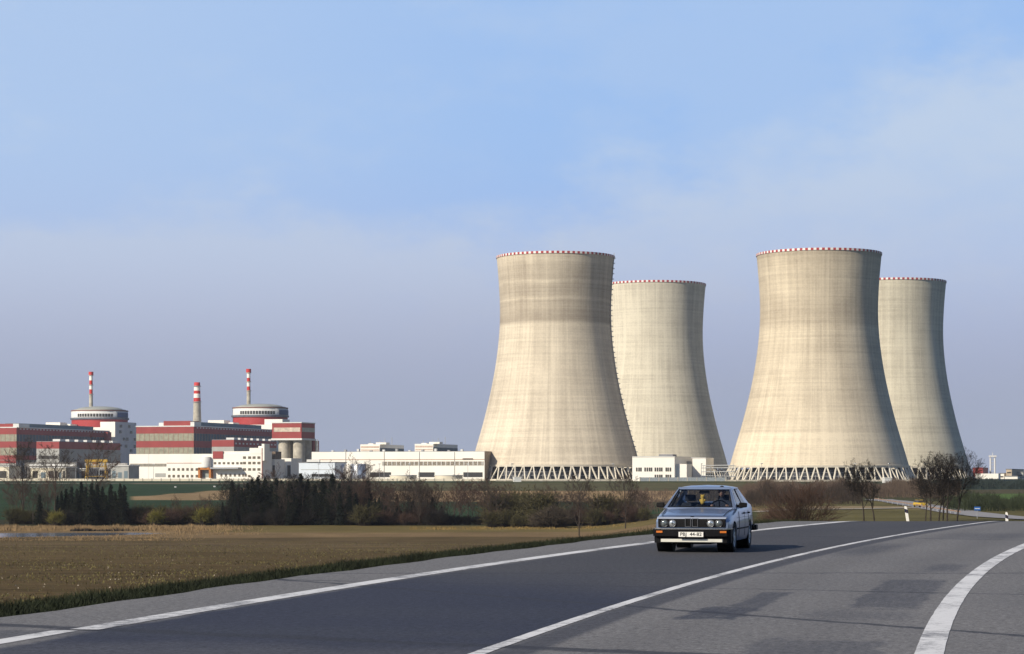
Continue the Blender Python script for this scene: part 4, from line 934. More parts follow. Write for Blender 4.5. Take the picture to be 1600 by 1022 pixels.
# mixed bushes
for px, top, k in ((768, 757, 1), (776, 765, 0), (786, 768, 3), (798, 766, 1), (810, 768, 3), (822, 775, 3), (833, 770, 1), (846, 765, 3), (858, 768, 1), (872, 772, 0), (885, 778, 1), (896, 772, 0), (915, 776, 1), (930, 778, 0), (944, 772, 3), (958, 778, 1), (970, 780, 3), (985, 776, 1), (1000, 780, 0), (1012, 782, 1)):
    D = R_.uniform(560, 590); h = (818-top)*D/F
    if k == 3: place(BO, px, D, h/4.4, 'tall olive bush in the mixed scrub left of the car', 'olive bushes left of the car')
    else: place(BT[k], px, D, h/10.4, 'reddish bare tree in the mixed scrub left of the car', 'bare trees left of the car')
for i in range(24):
    if i % 5 != 3: place(R_.choice((BB, BO, BO, BB)), 770+i*10.5+R_.uniform(-5, 5), R_.uniform(548, 570), R_.uniform(.55, 1.15), 'bare shrub in the mixed scrub left of the car', 'shrubs left of the car')
bd = bush(31, 3.0, 2.0, mat('dome_twigs', (.075, .058, .040), .95, .3, .7), dens=6, tw=.018, name='dome_bush', buds=.06)
place(bd, 876, 545, 2.3, 'wide domed olive-brown bush on the field edge left of the car', 'dome')
for px, top, base, D in ((905, 722, 800, 470), (977, 716, 790, 500)): place(BT[0], px, D, (base-top)*D/F/10.2, 'tall bare tree crossing the banded tower legs' if px == 905 else 'tall bare tree beside the small white block', 'solo')
del_list = []
# thicket right of the car: reads as one mass
def thicket(px0, px1, D0, D1, n, hmin, hmax, seed, m, r=.035, label=None):
    R = np.random.default_rng(seed); D = R.uniform(D0, D1, n); px = R.uniform(px0, px1, n); x = (px-800)/F*D; z = H(x, D); h = R.uniform(hmin, hmax, n)*(1+.25*np.sin(px/17.)+.15*np.sin(px/6.3))
    segs = []
    for i in range(n):
        a = np.array([x[i], D[i], z[i]-.1]); b_ = a+np.array([R.normal()*.25, R.normal()*.25, h[i]]); segs.append((*a, *b_, r, r*.4))
        for _ in range(5):
            u = R.uniform(.3, .95); p = a+(b_-a)*u; segs.append((*p, *(p+np.array([R.normal()*.45, R.normal()*.45, R.uniform(.4, 1.0)])), r*.55, r*.35))
    V, Fc = tubes(segs, 3); o = link('thicket', np_mesh('thicket', V, Fc), m); return tag(o, label, 'thicket', None, 'stuff')
thicket(1165, 1500, 640, 1000, 5200, 2.5, 4.5, 41, mat('sapling_stems', (.12, .085, .062), .95, .35, .3), .06, 'dense brown mass of bare saplings right of the car')
thicket(1165, 1345, 500, 600, 1200, 2.0, 4.2, 42, twig_grey, .05, 'dark bare scrub along the track right of the car')
thicket(1480, 1640, 400, 470, 1300, 1.2, 2.8, 43, mat('hedge_stems', (.035, .045, .022), .95, .35, .3), .05, 'dark green-brown hedge below the green field at the right')
thicket(985, 1180, 640, 1000, 1500, 1.5, 3.0, 44, mat('sapling_stems'), .06, 'low brown scrub behind the car')
thicket(1430, 1640, 1000, 1300, 2000, 1.6, 3.0, 45, mat('far_wood', (.025, .038, .032), .95, .3, .1), .22, 'dark far wood in front of the right-hand halls')
# fan bush right of the car
bf = bush(32, 2.5, 3.3, twig_brown, dens=1.25, tw=.010, name='fan_bush'); place(bf, 1245, 128, .98, 'large bare reddish bush fanning out beside the road right of the car', 'fan')
place(bf, 1208, 140, .66, 'smaller bare bush beside the large fan-shaped bush', 'fan')
# bare trees beyond the crest
twig_black = mat('blackish_twigs', (.018, .015, .013), .95, .3, .7)
RB = [bare(51, 8, twig_black, spread=.42, limbs=12, kids=(7, 6, 5), tw=.018, fork=.28, trunk_r=.14), bare(52, 8, twig_black, spread=.5, limbs=13, kids=(7, 6, 5), tw=.018, fork=.25, trunk_r=.15)]
for i, (px, top, sc_) in enumerate(((1457, 716, 1), (1469, 722, 0), (1483, 712, 1), (1498, 714, 0), (1449, 735, 0), (1476, 726, 1))):
    D = 300; h = (814-top)*D/F; place(RB[sc_], px-3, D+i*3, h/8.0*.86, 'dark bare tree in the tight row at the foot of the rightmost tower', 'row of bare trees at the right', 1.14)
for px, top in ((1350, 722), (1367, 724)): D = 295; place(RB[0], px, D, (818-top-4)*D/F/8.3*.90, 'slim bare tree in front of the streaked tower legs', 'pair of slim bare trees', 1.05)

# grass, reeds, crops: uncountable
def blades(name, X, Y, Z, hh, w, m, label, lean=.25, seed=1):
    R = np.random.default_rng(seed); n = len(X); t = R.uniform(0, 6.28, n); dx, dy = np.cos(t)*w, np.sin(t)*w; lx, ly = R.normal(size=n)*hh*lean, R.normal(size=n)*hh*lean
    V = np.stack([np.stack([X-dx, Y-dy, Z], 1), np.stack([X+dx, Y+dy, Z], 1), np.stack([X+lx, Y+ly, Z+hh], 1)], 1).reshape(-1, 3)
    o = link(name, np_mesh(name, V, np.arange(n*3).reshape(-1, 3)), m); return tag(o, label, 'grass', None, 'stuff')
def along(n, t0, t1, y0, y1, seed, pw=1.0):
    R = np.random.default_rng(seed); y = y0+(y1-y0)*R.uniform(0, 1, n)**pw; t = R.uniform(t0, t1, n); s = slope(y); c = 1/np.sqrt(1+s*s); X = xc(y)+t*c; Yv = y-t*s*c; return X, Yv, t, y
X, Yv, t, y = along(60000, -7.6, -6.4, 16, 110, 61, 1.3)
cl = .5+.5*np.sin(y*2.1+np.sin(y*.7)*3)*np.sin(y*.9+t*2); hh = .7*(.04+.14*np.clip(1-np.abs(t+7.1)/.9, 0, 1))*(.5+cl)*np.random.default_rng(1).uniform(.5, 1.3, len(X))
blades('grass', X, Yv, H(X, Yv), hh, .007, mat('verge_grass', (.014, .019, .008), .9, .4, .8), 'rough dark green grass along the road shoulder', lean=.55, seed=2)
X, Yv, t, y = along(14000, -9.5, -7.4, 18, 110, 62, 1.3)
blades('grass', X, Yv, H(X, Yv), np.random.default_rng(3).uniform(.03, .12, len(X)), .010, mat('dry_verge_grass', (.040, .040, .017), .9, .4, .8), 'drier grass on the bank below the shoulder', seed=4)
R = np.random.default_rng(71); n = 30000; Yv = 32*np.exp(R.uniform(0, 1, n)*math.log(420/32)); px = R.uniform(-60, 1000, n); X = (px-800)/F*Yv; ok = ((X-xc(Yv)) < -9.5) & (R.uniform(-.9, 1, n) < vnoise(X, Yv*.5, 3.1)+vnoise(X, Yv, 1.1)*.6); X, Yv = X[ok], Yv[ok]
blades('crop_sprouts', X, Yv, H(X, Yv), R.uniform(.02, .075, len(X))*(1+Yv/300), .018*(1+Yv/160), mat('sprouts', (.12, .105, .04), .95, .5, .4), 'pale tufts and sprouts scattered over the brown field', .5, 5)
n = 300; Yv = 32*np.exp(R.uniform(0, 1, n)*math.log(140/32)); px = R.uniform(-60, 800, n); X = (px-800)/F*Yv; ok = (X-xc(Yv)) < -9.5; X, Yv = X[ok], Yv[ok]
blades('crop_stones', X, Yv, H(X, Yv)-.01, R.uniform(.03, .06, len(X)), .035, mat('pale_stones', (.38, .33, .26), .95, .3, .4), 'small pale stones and flower heads in the field', .3, 6)
def reeds(px0, px1, D0, D1, n, h0, h1, seed, m=None, label='', w=.06):
    R = np.random.default_rng(seed); Yv = R.uniform(D0, D1, n); px = R.uniform(px0, px1, n); X = (px-800)/F*Yv
    ok = (pond_e(X, Yv) > .98) & (R.uniform(0, 1, n) < np.clip((px1-px)/90, 0, 1)**1.3); X, Yv, px = X[ok], Yv[ok], px[ok]; hh = R.uniform(h0, h1, len(X))*(1+.35*np.sin(px/9.)+.2*np.sin(px/3.1))
    blades('reeds', X, Yv, H(X, Yv), hh, w, m or reedm, label, .15, seed)
reedm = mat('dry_reeds', (.24, .165, .085), .95, .25, .3)
reeds(-80, 400, 512, 556, 12000, .3, .75, 81, None, 'dry tan reeds behind the pond'); reeds(-80, 330, 420, 480, 4000, .12, .35, 82, None, 'dry tan reeds on the near bank of the pond')
reeds(225, 430, 480, 545, 3500, .12, .4, 83, None, 'dry tan grass right of the pond'); reeds(110, 235, 508, 516, 700, .3, .7, 84, twig_dark, 'dark sedge tufts at the far edge of the pond', .12)
reeds(640, 1010, 525, 548, 3000, .15, .4, 85, mat('ochre_grass', (.22, .15, .05), .95, .25, .3), 'ochre grass strip in front of the wood')
X, Yv, t, y = along(9000, -9.0, -6.9, 62, 130, 63); blades('grass', X, Yv, H(X, Yv), np.random.default_rng(8).uniform(.05, .22, len(X)), .014, mat('dry_verge_grass'), 'dry grass on the bank right of the car', seed=9)

# ------------------------------------------------------------------ roadside things
dark_pl = mat('black_plastic', (.007, .007, .008), .6, .1, 2, spec=.08)
def delineator(px, D, lean, label, sc=1.0):
    x = xat(px, D); o = empty('delineator_post', (x, D, Hs(x, D)), 0, label, 'roadside post', 'roadside delineator posts'); o.rotation_euler = (0, lean, 0); o.scale = (sc,)*3
    b = MB(); b.hexa([(-.06, -.05, -.1), (.06, -.05, -.1), (.06, .05, -.1), (-.06, .05, -.1)], [(-.06, -.05, .78), (.06, -.05, .72), (.06, .05, .72), (-.06, .05, .78)]); b.build('post', white, o, bevel=.008)
    b = MB(); b.hexa([(-.063, -.053, .78), (.063, -.053, .72), (.063, .053, .72), (-.063, .053, .78)], [(-.063, -.053, .95), (.063, -.053, .89), (.063, .053, .89), (-.063, .053, .95)]); b.build('dark_band', mat('navy_band', (.02, .025, .06), .5, .1, 2), o)
    b = MB(); b.hexa([(-.06, -.05, .95), (.06, -.05, .89), (.06, .05, .89), (-.06, .05, .95)], [(-.04, -.04, 1.08), (.045, -.04, 1.04), (.045, .04, 1.04), (-.04, .04, 1.08)]); b.build('cap', white, o, bevel=.01)
    MB().box(-.02, .02, -.06, -.052, .80, .86).build('reflector', mat('dull_reflector', (.10, .05, .03), .3, .1, 2), o)
delineator(1420.5, 102, math.radians(-9), 'white roadside post leaning left, just beyond the road crest')
delineator(1574, 112, math.radians(-2), 'smaller upright white roadside post near the right edge')
x = xat(1527, 330); o = empty('road_sign', (x, 330, Hs(x, 330)), 0, 'small blue road sign by the side road', 'road sign')
MB().box(-.45, .45, -.03, .03, 1.2, 1.75).build('panel', mat('sign_blue', (.03, .12, .38), .5, .1, 1), o); MB().tube((0, .06, 0), (0, .06, 1.7), .04, n=6).build('post', grey_steel, o)
MB().box(-.38, .38, -.045, -.032, 1.44, 1.52).build('white_bar', whiterim, o)
o = empty('guard_rail', (0, 0, 0), 0, 'rusty guard rail along the upper edge of the side road', 'guard rail'); pts = [gp(1366, 777.5, -4.2), gp(1440, 788, -4.1), gp(1500, 797.5, -4.1)]
b = MB(); p = MB()
for a, c in zip(pts[:-1], pts[1:]):
    b.hexa([(a.x, a.y, -4.5), (c.x, c.y, -4.4), (c.x+.1, c.y, -4.4), (a.x+.1, a.y, -4.5)], [(a.x, a.y, -4.3), (c.x, c.y, -4.2), (c.x+.1, c.y, -4.2), (a.x+.1, a.y, -4.3)])
    for k in range(9): q = a.lerp(c, k/9); p.box(q.x, q.x+.15, q.y+.1, q.y+.25, -5.2, -4.15)
b.build('rail', mat('rusty_rail', (.30, .19, .13), .7, .2, .5), o); p.build('post', grey_steel, o)

# ------------------------------------------------------------------ cars
def M_neg(N, L, fr):
    n = N.new('ShaderNodeMath'); n.operation = 'MULTIPLY'; L.new(fr.outputs[0], n.inputs[0]); n.inputs[1].default_value = -1; return n.outputs[0]
def glass_mat(name, tint, rough=.02, refl=.9):
    m, nt, N, L, B = nodes_of(name); N.remove(B); out = [n for n in N if n.type == 'OUTPUT_MATERIAL'][0]
    tr = N.new('ShaderNodeBsdfTransparent'); tr.inputs[0].default_value = (*tint, 1); gl = N.new('ShaderNodeBsdfGlossy'); gl.inputs['Roughness'].default_value = rough
    fr = N.new('ShaderNodeFresnel'); fr.inputs[0].default_value = 1.5; mx = N.new('ShaderNodeMixShader'); ge = N.new('ShaderNodeNewGeometry'); mu = N.new('ShaderNodeMath'); mu.operation = 'MULTIPLY_ADD'; L.new(ge.outputs['Backfacing'], mu.inputs[0]); L.new(M_neg(N, L, fr), mu.inputs[1]); L.new(fr.outputs[0], mu.inputs[2]); L.new(mu.outputs[0], mx.inputs[0]); L.new(tr.outputs[0], mx.inputs[1]); L.new(gl.outputs[0], mx.inputs[2]); L.new(mx.outputs[0], out.inputs[0]); return m
glass = glass_mat('car_glass', (.80, .84, .88)); carpaint = mat('silver_blue_paint', (.235, .295, .42), .30, .04, 3, metal=.55, spec=.5, coat=.5)
chrome = mat('chrome', (.75, .75, .76), .15, .02, 2, metal=1); rubber = mat('tyre_rubber', (.018, .018, .02), .85, .2, 6); alloy = mat('wheel_silver', (.42, .43, .45), .35, .1, 4, metal=.8)
lens_m = mat('headlight_glass', (.62, .64, .62), .12, .2, 20, metal=.75, spec=.8); amber = mat('indicator_amber', (.50, .14, .02), .3, .1, 8); interior = mat('dark_upholstery', (.03, .032, .04), .9, .3, 5)
def bool_cut(o, cutters):
    for c in cutters:
        md = o.modifiers.new('cut', 'BOOLEAN'); md.operation = 'DIFFERENCE'; md.object = c; md.solver = 'EXACT'
    bpy.context.view_layer.update(); dg = bpy.context.evaluated_depsgraph_get(); me = bpy.data.meshes.new_from_object(o.evaluated_get(dg)); o.modifiers.clear(); o.data = me
    for c in cutters: bpy.data.objects.remove(c)
def sedan():
    D = 46.0; yaw = math.radians(-13.0); fx = xat(1080, D)
    root = empty('saloon_car', (fx, D, 0.004), yaw, 'silver-blue four-door saloon with round twin headlights driving towards us', 'car')
    # stations: y, half width, bottom z, top z, crown
    ST = [(.10, .735, .26, .705), (.16, .760, .24, .725), (.35, .785, .22, .765), (.65, .803, .21, .805), (1.0, .812, .20, .850), (1.30, .818, .19, .895), (1.6, .822, .19, .905), (2.2, .8225, .19, .912), (2.9, .82, .19, .925), (3.35, .812, .20, .955),
          (3.62, .802, .22, .985), (3.95, .785, .25, .975), (4.18, .765, .28, .955), (4.27, .745, .30, .93)]
    def sect(y, w, zb, zt):
        return [(0, zb), (w*.80, zb), (w*.945, zb+.03), (w*.975, zb+.12), (w*.992, .44), (w, .56), (w*.992, min(.66, zt-.09)), (w*.972, zt-.085), (w*.945, zt-.035), (w*.895, zt-.008), (w*.70, zt+.006), (w*.35, zt+.016), (0, zt+.020)]
    b = MB(); rows = []
    for st in ST:
        s_ = sect(*st); full = [(x, z) for x, z in s_]+[(-x, z) for x, z in reversed(s_[1:-1])]; rows.append([(x, st[0], z) for x, z in full])
    n = len(rows[0])
    for r in rows: b.v += r
    for i in range(len(rows)-1):
        for k in range(n): b.f.append((i*n+k, i*n+(k+1) % n, (i+1)*n+(k+1) % n, (i+1)*n+k)); b.m.append(0)
    b.f.append(tuple(range(n))[::-1]); b.f.append(tuple((len(rows)-1)*n+k for k in range(n))); b.m += [0, 0]
    body = b.build('body', carpaint, root, True, fix=True)
    cut = []
    for y in (.74, 3.31):
        for sx in (-1, 1): cut.append(MB().lathe([(0, 0), (.335, 0), (.335, .40), (0, .40)], 36, c=(sx*.83-(.40 if sx > 0 else 0)+ (0.03 if sx > 0 else -.03), y, .305), axis='x').build('cut', carpaint, root, fix=True, rm=1e-4))
    c = MB().box(-.69, .69, 1.34, 3.5, .26, 1.2).build('cut', carpaint, root, fix=True); cut.append(c)
    bool_cut(body, cut); body.data.set_sharp_from_angle(angle=math.radians(35))
    # cabin lining
    b = MB(); b.box(-.69, .69, 1.34, 3.5, .262, .28); b.box(-.689, -.665, 1.34, 3.5, .28, .90); b.box(.665, .689, 1.34, 3.5, .28, .90); b.box(-.69, .69, 1.34, 1.40, .28, .885); b.box(-.66, .66, 3.05, 3.49, .5, .93)
    b.build('cabin_lining', interior, root)
    b = MB(); b.hexa([(-.66, 1.36, .70), (.66, 1.36, .70), (.66, 1.66, .70), (-.66, 1.66, .70)], [(-.66, 1.36, .90), (.66, 1.36, .90), (.66, 1.60, .93), (-.66, 1.60, .93)]); b.build('dashboard', interior, root, bevel=.02)
    # roof shell
    ys = [1.90, 1.98, 2.15, 2.45, 2.8, 3.05, 3.16]; zs = [1.315, 1.338, 1.362, 1.378, 1.374, 1.352, 1.328]; xs = [-1, -.97, -.88, -.6, 0, .6, .88, .97, 1]; b = MB()
    for lay in (0, -.035):
        for y, z in zip(ys, zs):
            w = .565+(.02 if 2.1 < y < 2.9 else 0)
            for x in xs: b.v.append((x*w, y, z+lay-.050*abs(x)**3-(.02 if abs(x) == 1 else 0)))
    nx, ny = len(xs), len(ys); off = nx*ny
    for i in range(ny-1):
        for k in range(nx-1): b.f.append((i*nx+k, i*nx+k+1, (i+1)*nx+k+1, (i+1)*nx+k)); b.f.append(tuple(off+q for q in (i*nx+k, (i+1)*nx+k, (i+1)*nx+k+1, i*nx+k+1)))
    for i in range(ny-1):
        for k in (0, nx-1): b.f.append((i*nx+k, (i+1)*nx+k, off+(i+1)*nx+k, off+i*nx+k))
    for k in range(nx-1):
        for i in (0, ny-1): b.f.append((i*nx+k, i*nx+k+1, off+i*nx+k+1, off+i*nx+k))
    b.m = [0]*len(b.f); b.build('roof', carpaint, root, True, fix=True)
    # pillars
    b = MB()
    for s_ in (-1, 1):
        b.hexa([(s_*.775, 1.22, .885), (s_*.70, 1.22, .90), (s_*.70, 1.30, .90), (s_*.775, 1.36, .90)], [(s_*.572, 1.90, 1.285), (s_*.535, 1.90, 1.31), (s_*.535, 1.95, 1.31), (s_*.575, 1.99, 1.285)])
        b.hexa([(s_*.785, 2.9, .90), (s_*.70, 2.98, .90), (s_*.64, 3.60, .96), (s_*.76, 3.56, .95)], [(s_*.58, 2.93, 1.285), (s_*.54, 2.95, 1.31), (s_*.53, 3.13, 1.31), (s_*.57, 3.14, 1.285)])
        b.hexa([(s_*.565, 1.92, 1.27), (s_*.535, 1.92, 1.27), (s_*.535, 3.1, 1.28), (s_*.567, 3.1, 1.28)], [(s_*.560, 1.92, 1.31), (s_*.535, 1.92, 1.32), (s_*.535, 3.1, 1.33), (s_*.562, 3.1, 1.32)])
    b.hexa([(-.56, 1.885, 1.285), (.56, 1.885, 1.285), (.56, 1.94, 1.285), (-.56, 1.94, 1.285)], [(-.56, 1.91, 1.325), (.56, 1.91, 1.325), (.56, 1.95, 1.335), (-.56, 1.95, 1.335)])
    b.hexa([(-.72, 1.20, .875), (.72, 1.20, .875), (.72, 1.27, .895), (-.72, 1.27, .895)], [(-.715, 1.215, .905), (.715, 1.215, .905), (.715, 1.275, .915), (-.715, 1.275, .915)])
    b.build('pillar_frame', carpaint, root, fix=True)
    b = MB()
    for s_ in (-1, 1): b.hexa([(s_*.785, 2.28, .90), (s_*.75, 2.28, .90), (s_*.75, 2.36, .90), (s_*.785, 2.36, .90)], [(s_*.588, 2.33, 1.30), (s_*.565, 2.33, 1.30), (s_*.565, 2.40, 1.30), (s_*.588, 2.40, 1.30)])
    b.hexa([(-.70, 1.265, .90), (.70, 1.265, .90), (.70, 1.28, .90), (-.70, 1.28, .90)], [(-.69, 1.29, .925), (.69, 1.29, .925), (.69, 1.305, .925), (-.69, 1.305, .925)])
    b.hexa([(-.55, 1.865, 1.268), (.55, 1.865, 1.268), (.55, 1.885, 1.268), (-.55, 1.885, 1.268)], [(-.545, 1.89, 1.29), (.545, 1.89, 1.29), (.545, 1.905, 1.29), (-.545, 1.905, 1.29)])
    for s_ in (-1, 1): b.hexa([(s_*.705, 1.262, .905), (s_*.68, 1.262, .905), (s_*.68, 1.275, .905), (s_*.705, 1.275, .905)], [(s_*.55, 1.875, 1.285), (s_*.525, 1.875, 1.285), (s_*.525, 1.89, 1.285), (s_*.55, 1.89, 1.285)])
    b.build('window_seal', dark_pl, root, fix=True)
    def pane(nm, q, th=.004):
        q = [Vector(p) for p in q]; nrm = (q[1]-q[0]).cross(q[3]-q[0]).normalized()*th
        return MB().hexa([p-nrm for p in q], [p+nrm for p in q]).build(nm, glass, root, fix=True)
    pane('windscreen', [(-.70, 1.275, .905), (.70, 1.275, .905), (.545, 1.895, 1.295), (-.545, 1.895, 1.295)])
    pane('rear_window', [(-.62, 3.60, .965), (.62, 3.60, .965), (.53, 3.15, 1.305), (-.53, 3.15, 1.305)])
    for s_ in (-1, 1):
        pane('side_window', [(s_*.772, 1.40, .905), (s_*.772, 2.28, .91), (s_*.578, 2.33, 1.285), (s_*.578, 2.0, 1.285)]); pane('side_window', [(s_*.772, 2.36, .91), (s_*.765, 3.1, .93), (s_*.575, 2.95, 1.285), (s_*.578, 2.40, 1.285)])
    # front end
    b = MB(); b.hexa([(-.70, .075, .515), (.70, .075, .515), (.70, .14, .515), (-.70, .14, .515)], [(-.70, .06, .690), (.70, .06, .690), (.70, .14, .690), (-.70, .14, .690)]); g = b.build('grille', dark_pl, root, fix=True, bevel=.015)
    b = MB()
    for k in range(9): b.box(-.685, .685, .052, .064, .53+k*.017, .534+k*.017)
    b.build('slat', mat('grille_slat', (.035, .035, .038), .5, .1, 3), g)
    for s_ in (-1, 1):      # kidney halves
        b = MB(); x0, x1 = s_*.012, s_*.135; xa, xb = min(x0, x1), max(x0, x1)
        for q in ((xa, xa+.011, .525, .70), (xb-.011, xb, .525, .70), (xa, xb, .525, .536), (xa, xb, .689, .70)): b.box(q[0], q[1], .03, .06, q[2], q[3])
        b.build('kidney_frame', mat('kidney_chrome', (.20, .20, .21), .3, .1, 3, metal=.8), g)
        for cx, r, mm, nm in ((.565, .069, mat('dull_headlight', (.16, .18, .18), .15, .3, 20, metal=.5, spec=.8), 'headlight'), (.395, .072, lens_m, 'headlight')):
            h_ = MB().lathe([(0, .016), (r*.5, .019), (r*.85, .028), (r, .045)], 28, c=(s_*cx, 0, .60), axis='y').build(nm, mm, root, True, fix=True)
            MB().lathe([(r, .045), (r*1.04, .026), (r*1.10, .028), (r*1.12, .06)], 28, c=(s_*cx, 0, .60), axis='y').build('bezel', mat('kidney_chrome'), h_, True)
            if cx < .5: MB().lathe([(0, .008), (r*.3, .012), (r*.32, .022)], 16, c=(s_*cx, 0, .60), axis='y').build('bulb_shield', mat('dull_headlight'), h_, True)
    # bonnet edge strip and shut line
    MB().hexa([(-.715, .055, .692), (.715, .055, .692), (.72, .13, .692), (-.72, .13, .692)], [(-.715, .075, .728), (.715, .075, .728), (.735, .15, .733), (-.735, .15, .733)]).build('bonnet_edge', mat('bright_bonnet_edge', (.36, .40, .48), .3, .04, 3, metal=.5, coat=.5), root, fix=True, bevel=.008)
    b = MB()
    for s_ in (-1, 1):
        pts = [(s_*.64, .17, .748), (s_*.66, .65, .822), (s_*.70, 1.2, .889)]
        for a, c in zip(pts[:-1], pts[1:]): b.tube(a, c, .006, n=4)
    b.tube((-.64, .17, .748), (.64, .17, .748), .005, n=4); b.build('bonnet_seam', dark_pl, root)
    # roundel
    e = MB().lathe([(0, 0), (.040, 0), (.040, .006), (0, .008)], 28, c=(0, .115, .742)).build('badge', dark_pl, root, fix=True)
    for k in range(4):
        b = MB(); b.v = [(0, .115, .7515)]+[(.027*math.cos(k*math.pi/2+j*math.pi/12), .115+.027*math.sin(k*math.pi/2+j*math.pi/12), .7515) for j in range(7)]; b.f = [tuple(range(8))]; b.m = [0]; b.build('badge_quarter', mat('badge_blue', (.02, .15, .55), .4, .1, 3) if k % 2 else whiterim, e)
    # bumper
    def wrap(name, y0, dep, z0, z1, w, ln, m, bev=.012, parent=None):
        b = MB(); o_ = [(-w, y0+ln), (-w, y0+.12), (-w+.07, y0+.02), (-w*.45, y0), (w*.45, y0), (w-.07, y0+.02), (w, y0+.12), (w, y0+ln)]
        i_ = [(-w+dep, y0+ln), (-w+dep, y0+.14), (-w+.09, y0+.02+dep), (-w*.45, y0+dep), (w*.45, y0+dep), (w-.09, y0+.02+dep), (w-dep, y0+.14), (w-dep, y0+ln)]
        for k in range(7): b.hexa([(*o_[k], z0), (*o_[k+1], z0), (*i_[k+1], z0), (*i_[k], z0)], [(*o_[k], z1), (*o_[k+1], z1), (*i_[k+1], z1), (*i_[k], z1)])
        bm_o = b.build(name, m, parent or root, fix=True, rm=1e-5); return bm_o
    bp = wrap('front_bumper', -.02, .10, .335, .490, .806, .42, dark_pl); wrap('bumper_trim', -.027, .02, .478, .497, .813, .42, chrome, parent=bp)
    wrap('front_valance', .07, .12, .195, .335, .795, .30, dark_pl); wrap('bright_lip', .045, .03, .215, .278, .70, .10, mat('pale_lip', (.60, .59, .53), .3, .08, 6, spec=.6))  # whitish spoiler lip, reflected brightness put into its pale colour
    for s_ in (-1, 1): MB().hexa([(s_*.595, -.026, .405), (s_*.725, -.008, .405), (s_*.725, .03, .405), (s_*.595, .03, .405)], [(s_*.595, -.026, .445), (s_*.725, -.008, .445), (s_*.725, .03, .445), (s_*.595, .03, .445)]).build('indicator', amber, bp, fix=True)
    # registration plate
    pl = MB().box(-.262, .262, -.052, -.040, .318, .432).build('number_plate', mat('plate_white', (.72, .71, .66), .5, .04, 8), root, bevel=.004)
    b = MB(); b.box(-.262, .262, -.056, -.0525, .427, .432); b.box(-.262, .262, -.056, -.0525, .318, .323); b.box(-.262, -.257, -.056, -.0525, .324, .426); b.box(.257, .262, -.056, -.0525, .324, .426); b.build('plate_border', dark_pl, pl)
    cu = bpy.data.curves.new('plate_text', 'FONT'); cu.body = 'PBJ  44-82'; cu.size = .098; cu.align_x = 'CENTER'; cu.align_y = 'CENTER'; cu.extrude = .0012; cu.offset = .0010; cu.space_character = 1.02
    to = bpy.data.objects.new('plate_text', cu); COL.objects.link(to); bpy.context.view_layer.update(); me = bpy.data.meshes.new_from_object(to.evaluated_get(bpy.context.evaluated_depsgraph_get())); bpy.data.objects.remove(to)
    w_ = max(v.co.x for v in me.vertices)-min(v.co.x for v in me.vertices); k = .44/w_; me.transform(Matrix.Diagonal((k, .82/ .82, 1, 1)))
    tx_ = link('plate_text', me, mat('plate_black', (.02, .02, .022), .5, .1, 3), pl); me.materials.clear(); me.materials.append(MATS['plate_black']); tx_.rotation_euler = (math.radians(90), 0, 0); tx_.location = (0, -.0545, .375)
    # wheels
    for y, st in ((.74, 0.0), (3.31, 0)):
        for s_ in (-1, 1):
            R_t, w = .302, .185; cx = s_*.715
            pr = [(.20, -w/2+.01), (.265, -w/2), (.29, -w/2+.012), (R_t, -w/2+.035), (R_t, w/2-.035), (.29, w/2-.012), (.265, w/2), (.20, w/2-.01)]
            wh = MB().lathe(pr, 40, axis='x').build('wheel', rubber, root, True, fix=True); wh.location = (cx, y, R_t)
            b = MB(); f = s_*(w/2-.012)
            b.lathe([(.205, f-s_*.10), (.205, f), (.185, f-s_*.012), (.17, f-s_*.045), (.06, f-s_*.03), (.045, f-s_*.004), (0, f)], 32, axis='x')
            b.build('rim', alloy, wh, True, auto=True); b = MB()
            for q in range(10): t = q*math.pi/5; b.tube((f-s_*.034, .075*math.cos(t), .075*math.sin(t)), (f-s_*.012, .175*math.cos(t), .175*math.sin(t)), .014, n=5)
            b.build('spokes', alloy, wh)
    b = MB()
    for s_ in (-1, 1):
        for y in (.74, 3.31): b.lathe([(0, 0), (.325, 0), (.325, s_*.32)], 24, c=(s_*.47, y, .305), axis='x')
    b.tube((-.5, .74, .28), (.5, .74, .28), .05, n=6); b.tube((-.5, 3.31, .3), (.5, 3.31, .3), .05, n=6); b.box(-.35, .35, .45, 2.6, .16, .22); b.build('underbody', dark_pl, root)
    # mirrors
    for s_ in (-1, 1):
        b = MB(); x0, x1 = (s_*.80, s_*.965); b.hexa([(x0, 1.44, .90), (x1, 1.46, .91), (x1, 1.53, .91), (x0, 1.55, .90)], [(x0, 1.45, 1.015), (x1, 1.47, 1.005), (x1, 1.53, 1.005), (x0, 1.55, 1.015)])
        mi = b.build('door_mirror', dark_pl, root, fix=True, bevel=.02); MB().hexa([(s_*.76, 1.45, .905), (s_*.87, 1.47, .915), (s_*.87, 1.52, .915), (s_*.76, 1.54, .905)], [(s_*.74, 1.45, .97), (s_*.87, 1.47, .965), (s_*.87, 1.52, .965), (s_*.74, 1.54, .97)]).build('mirror_arm', dark_pl, mi, fix=True)
        MB().box(min(x0, x1)+.012, max(x0, x1)-.012, 1.548, 1.553, .915, 1.0).build('mirror_glass', chrome, mi)
        b = MB(); w = .829
        b.box(min(s_*w, s_*(w-.03)), max(s_*w, s_*(w-.03)), 1.10, 2.94, .455, .485); b.box(min(s_*w, s_*(w-.03)), max(s_*w, s_*(w-.03)), 3.70, 3.95, .455, .485); b.build('side_moulding', dark_pl, root)
        for yy in (2.12, 2.92): MB().box(min(s_*.842, s_*.80), max(s_*.842, s_*.80), yy, yy+.14, .765, .795).build('door_handle', dark_pl, root, bevel=.006)
        b = MB()
